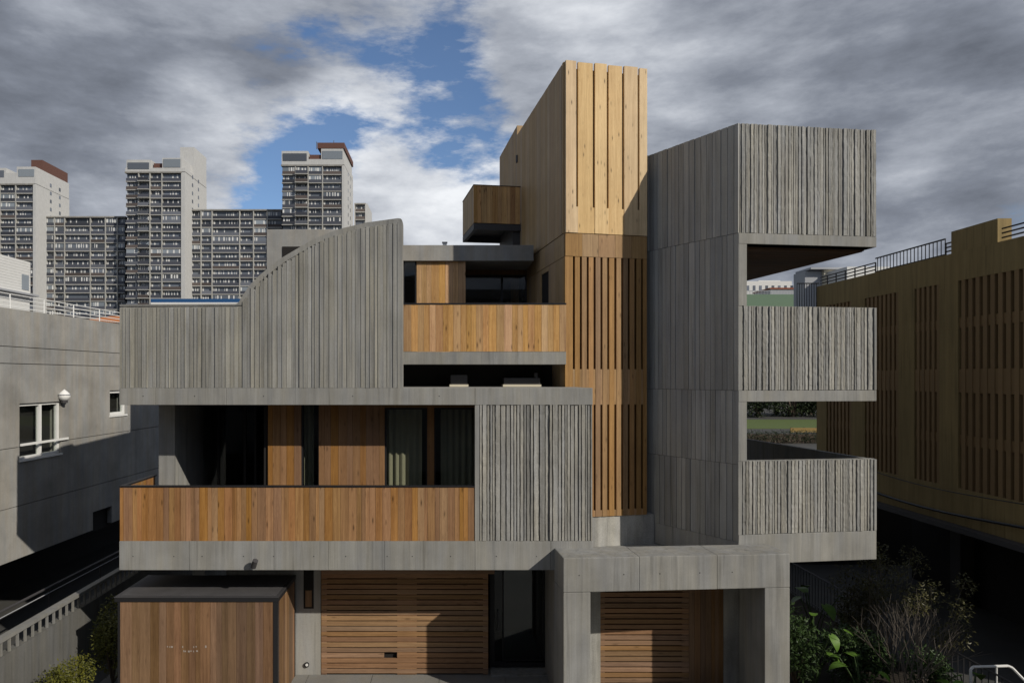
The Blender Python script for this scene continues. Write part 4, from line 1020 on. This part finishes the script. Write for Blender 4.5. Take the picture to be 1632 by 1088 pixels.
rf = mesh_obj('roof', [(rx0, Y0 - .5, z0r), (rx1, Y0 - .5, z0r), (rx1, Y0 + 4, z1r), (rx0, Y0 + 4, z1r), (rx1, Y0 + 8.5, z0r), (rx0, Y0 + 8.5, z0r)], [(0, 1, 2, 3), (3, 2, 4, 5), (0, 3, 5), (1, 4, 2), (0, 5, 4, 1)], 'terracotta', o)
for q in range(22):
    x = rx0 + (rx1 - rx0) * (q + .5) / 22; Multi().tube([(x, Y0 - .55, z0r + .03), (x, Y0 + 4, z1r + .03)], .06, 6).build('roof_tile_row', 'terracotta', rf)
# through the upper balcony gap
o, wl, k, Y0 = hut('green_hall', 'flat green walled hall seen through the upper concrete balcony', 'building', 1120, 1300, 469, 560, 200, 20, 'green_paint')
kx = lambda p: (p - CX) * k; kz = lambda p: CAMH - (p - CY) * k
m = Multi()
for q in range(60): m.tube([(kx(1150 + q * 2.4), Y0 + .5, kz(469)), (kx(1150 + q * 2.4), Y0 + .5, kz(463))], .08, 4)
m.tube([(kx(1150), Y0 + .5, kz(463)), (kx(1294), Y0 + .5, kz(463))], .12, 4); m.build('roof_railing', 'grey_cladding', wl)
o, wl, k, Y0 = hut('white_block', 'white walled block with dark windows behind the green hall', 'building', 1130, 1262, 448, 560, 240, 20, 'white_wall')
kx = lambda p: (p - CX) * k; kz = lambda p: CAMH - (p - CY) * k
for q in range(12):
    piece('window', 'plank', wl, kx(1150 + q * 10), kx(1154 + q * 10), Y0 - .1, Y0 + .1, kz(463), kz(455), 'far_glass')
box('roof_structure', kx(1215), kx(1250), Y0 + 3, Y0 + 12, kz(448), kz(445), 'white_wall', wl)
o, wl, k, Y0 = hut('red_roofed_shed', 'low shed with rust red roof beside the white block', 'building', 1228, 1310, 461, 560, 220, 12, 'grey_cladding', roof='red_roof')
o, wl, k, Y0 = hut('pale_block', 'pale grey block with flat roof rising above the ochre parapet', 'building', 1283, 1352, 432, 560, 180, 6, 'grey_cladding')
kx = lambda p: (p - CX) * k; kz = lambda p: CAMH - (p - CY) * k
box('bright_bay', kx(1310), kx(1334), Y0 - 1, Y0 + 5, 20, kz(431), 'cream', wl); box('flat_roof', kx(1286), kx(1350), Y0 - 2, Y0 + 6, kz(430.8), kz(428), 'grey_cladding', wl)
o, wl, k, Y0 = hut('white_flat', 'white flat roofed building right of the pale grey block', 'building', 1350, 1420, 425, 560, 170, 18, 'white_wall')
# far trees behind the lawn
def tree(label, x, y, h, r, seed, mat='leaf_tree'):
    o = thing('broadleaf_tree', label, 'tree', (x, y, 0), 'trees behind the lawn'); rg = random.Random(seed); cl_ = []
    for _ in range(14):
        a = rg.uniform(0, 6.28); q = rg.uniform(0, .75) * r; cl_.append((x + math.cos(a) * q, y + math.sin(a) * q, h * rg.uniform(.12, .86), r * rg.uniform(.3, .5), r * rg.uniform(.3, .5), h * rg.uniform(.10, .18)))
    leaves('crown', cl_, 2600, .55, mat, o, seed); stems(o, (x, y, 0), [(c[0], c[1], c[2]) for c in cl_[:8]], .28, name='trunk')
for i, (p, d, h) in enumerate(((1180, 118, 11), (1208, 112, 9.5), (1236, 120, 12), (1262, 113, 9), (1292, 118, 11), (1320, 112, 10))):
    tree('dark tree behind the sunlit lawn, %s from the concrete column' % ('first', 'second', 'third', 'fourth', 'fifth', 'sixth')[i], (p - CX) * d / F_PX, d - DIST, h, 4.2, 40 + i)
k = 68 / F_PX; hd = thing('clipped_hedge', 'dark hedge strip in front of the far lawn', 'hedge', ((1250 - CX) * k, 68 - DIST, 0))
leaves('foliage', [((1180 + q * 16 - CX) * k, 68 - DIST, .65, .9, .7, .62) for q in range(9)], 4000, .16, 'leaf_tree', hd, 77)
box('stem', (1175 - CX) * k, (1315 - CX) * k, 68 - DIST - .2, 68 - DIST + .2, 0, .9, 'bark', hd)
k = 78 / F_PX
ys_ = thing('yellow_barrier', 'low yellow barrier on posts in front of the far lawn', 'barrier', ((1282 - CX) * k, 78 - DIST, 0))
box('board', (1260 - CX) * k, (1306 - CX) * k, 78 - DIST, 78 - DIST + .15, .25, .75, 'yellow_paint', ys_)
for p in (1263, 1283, 1303): box('post', (p - CX) * k - .08, (p - CX) * k + .08, 78 - DIST + .151, 78 - DIST + .3, 0, .8, 'dark_steel', ys_)
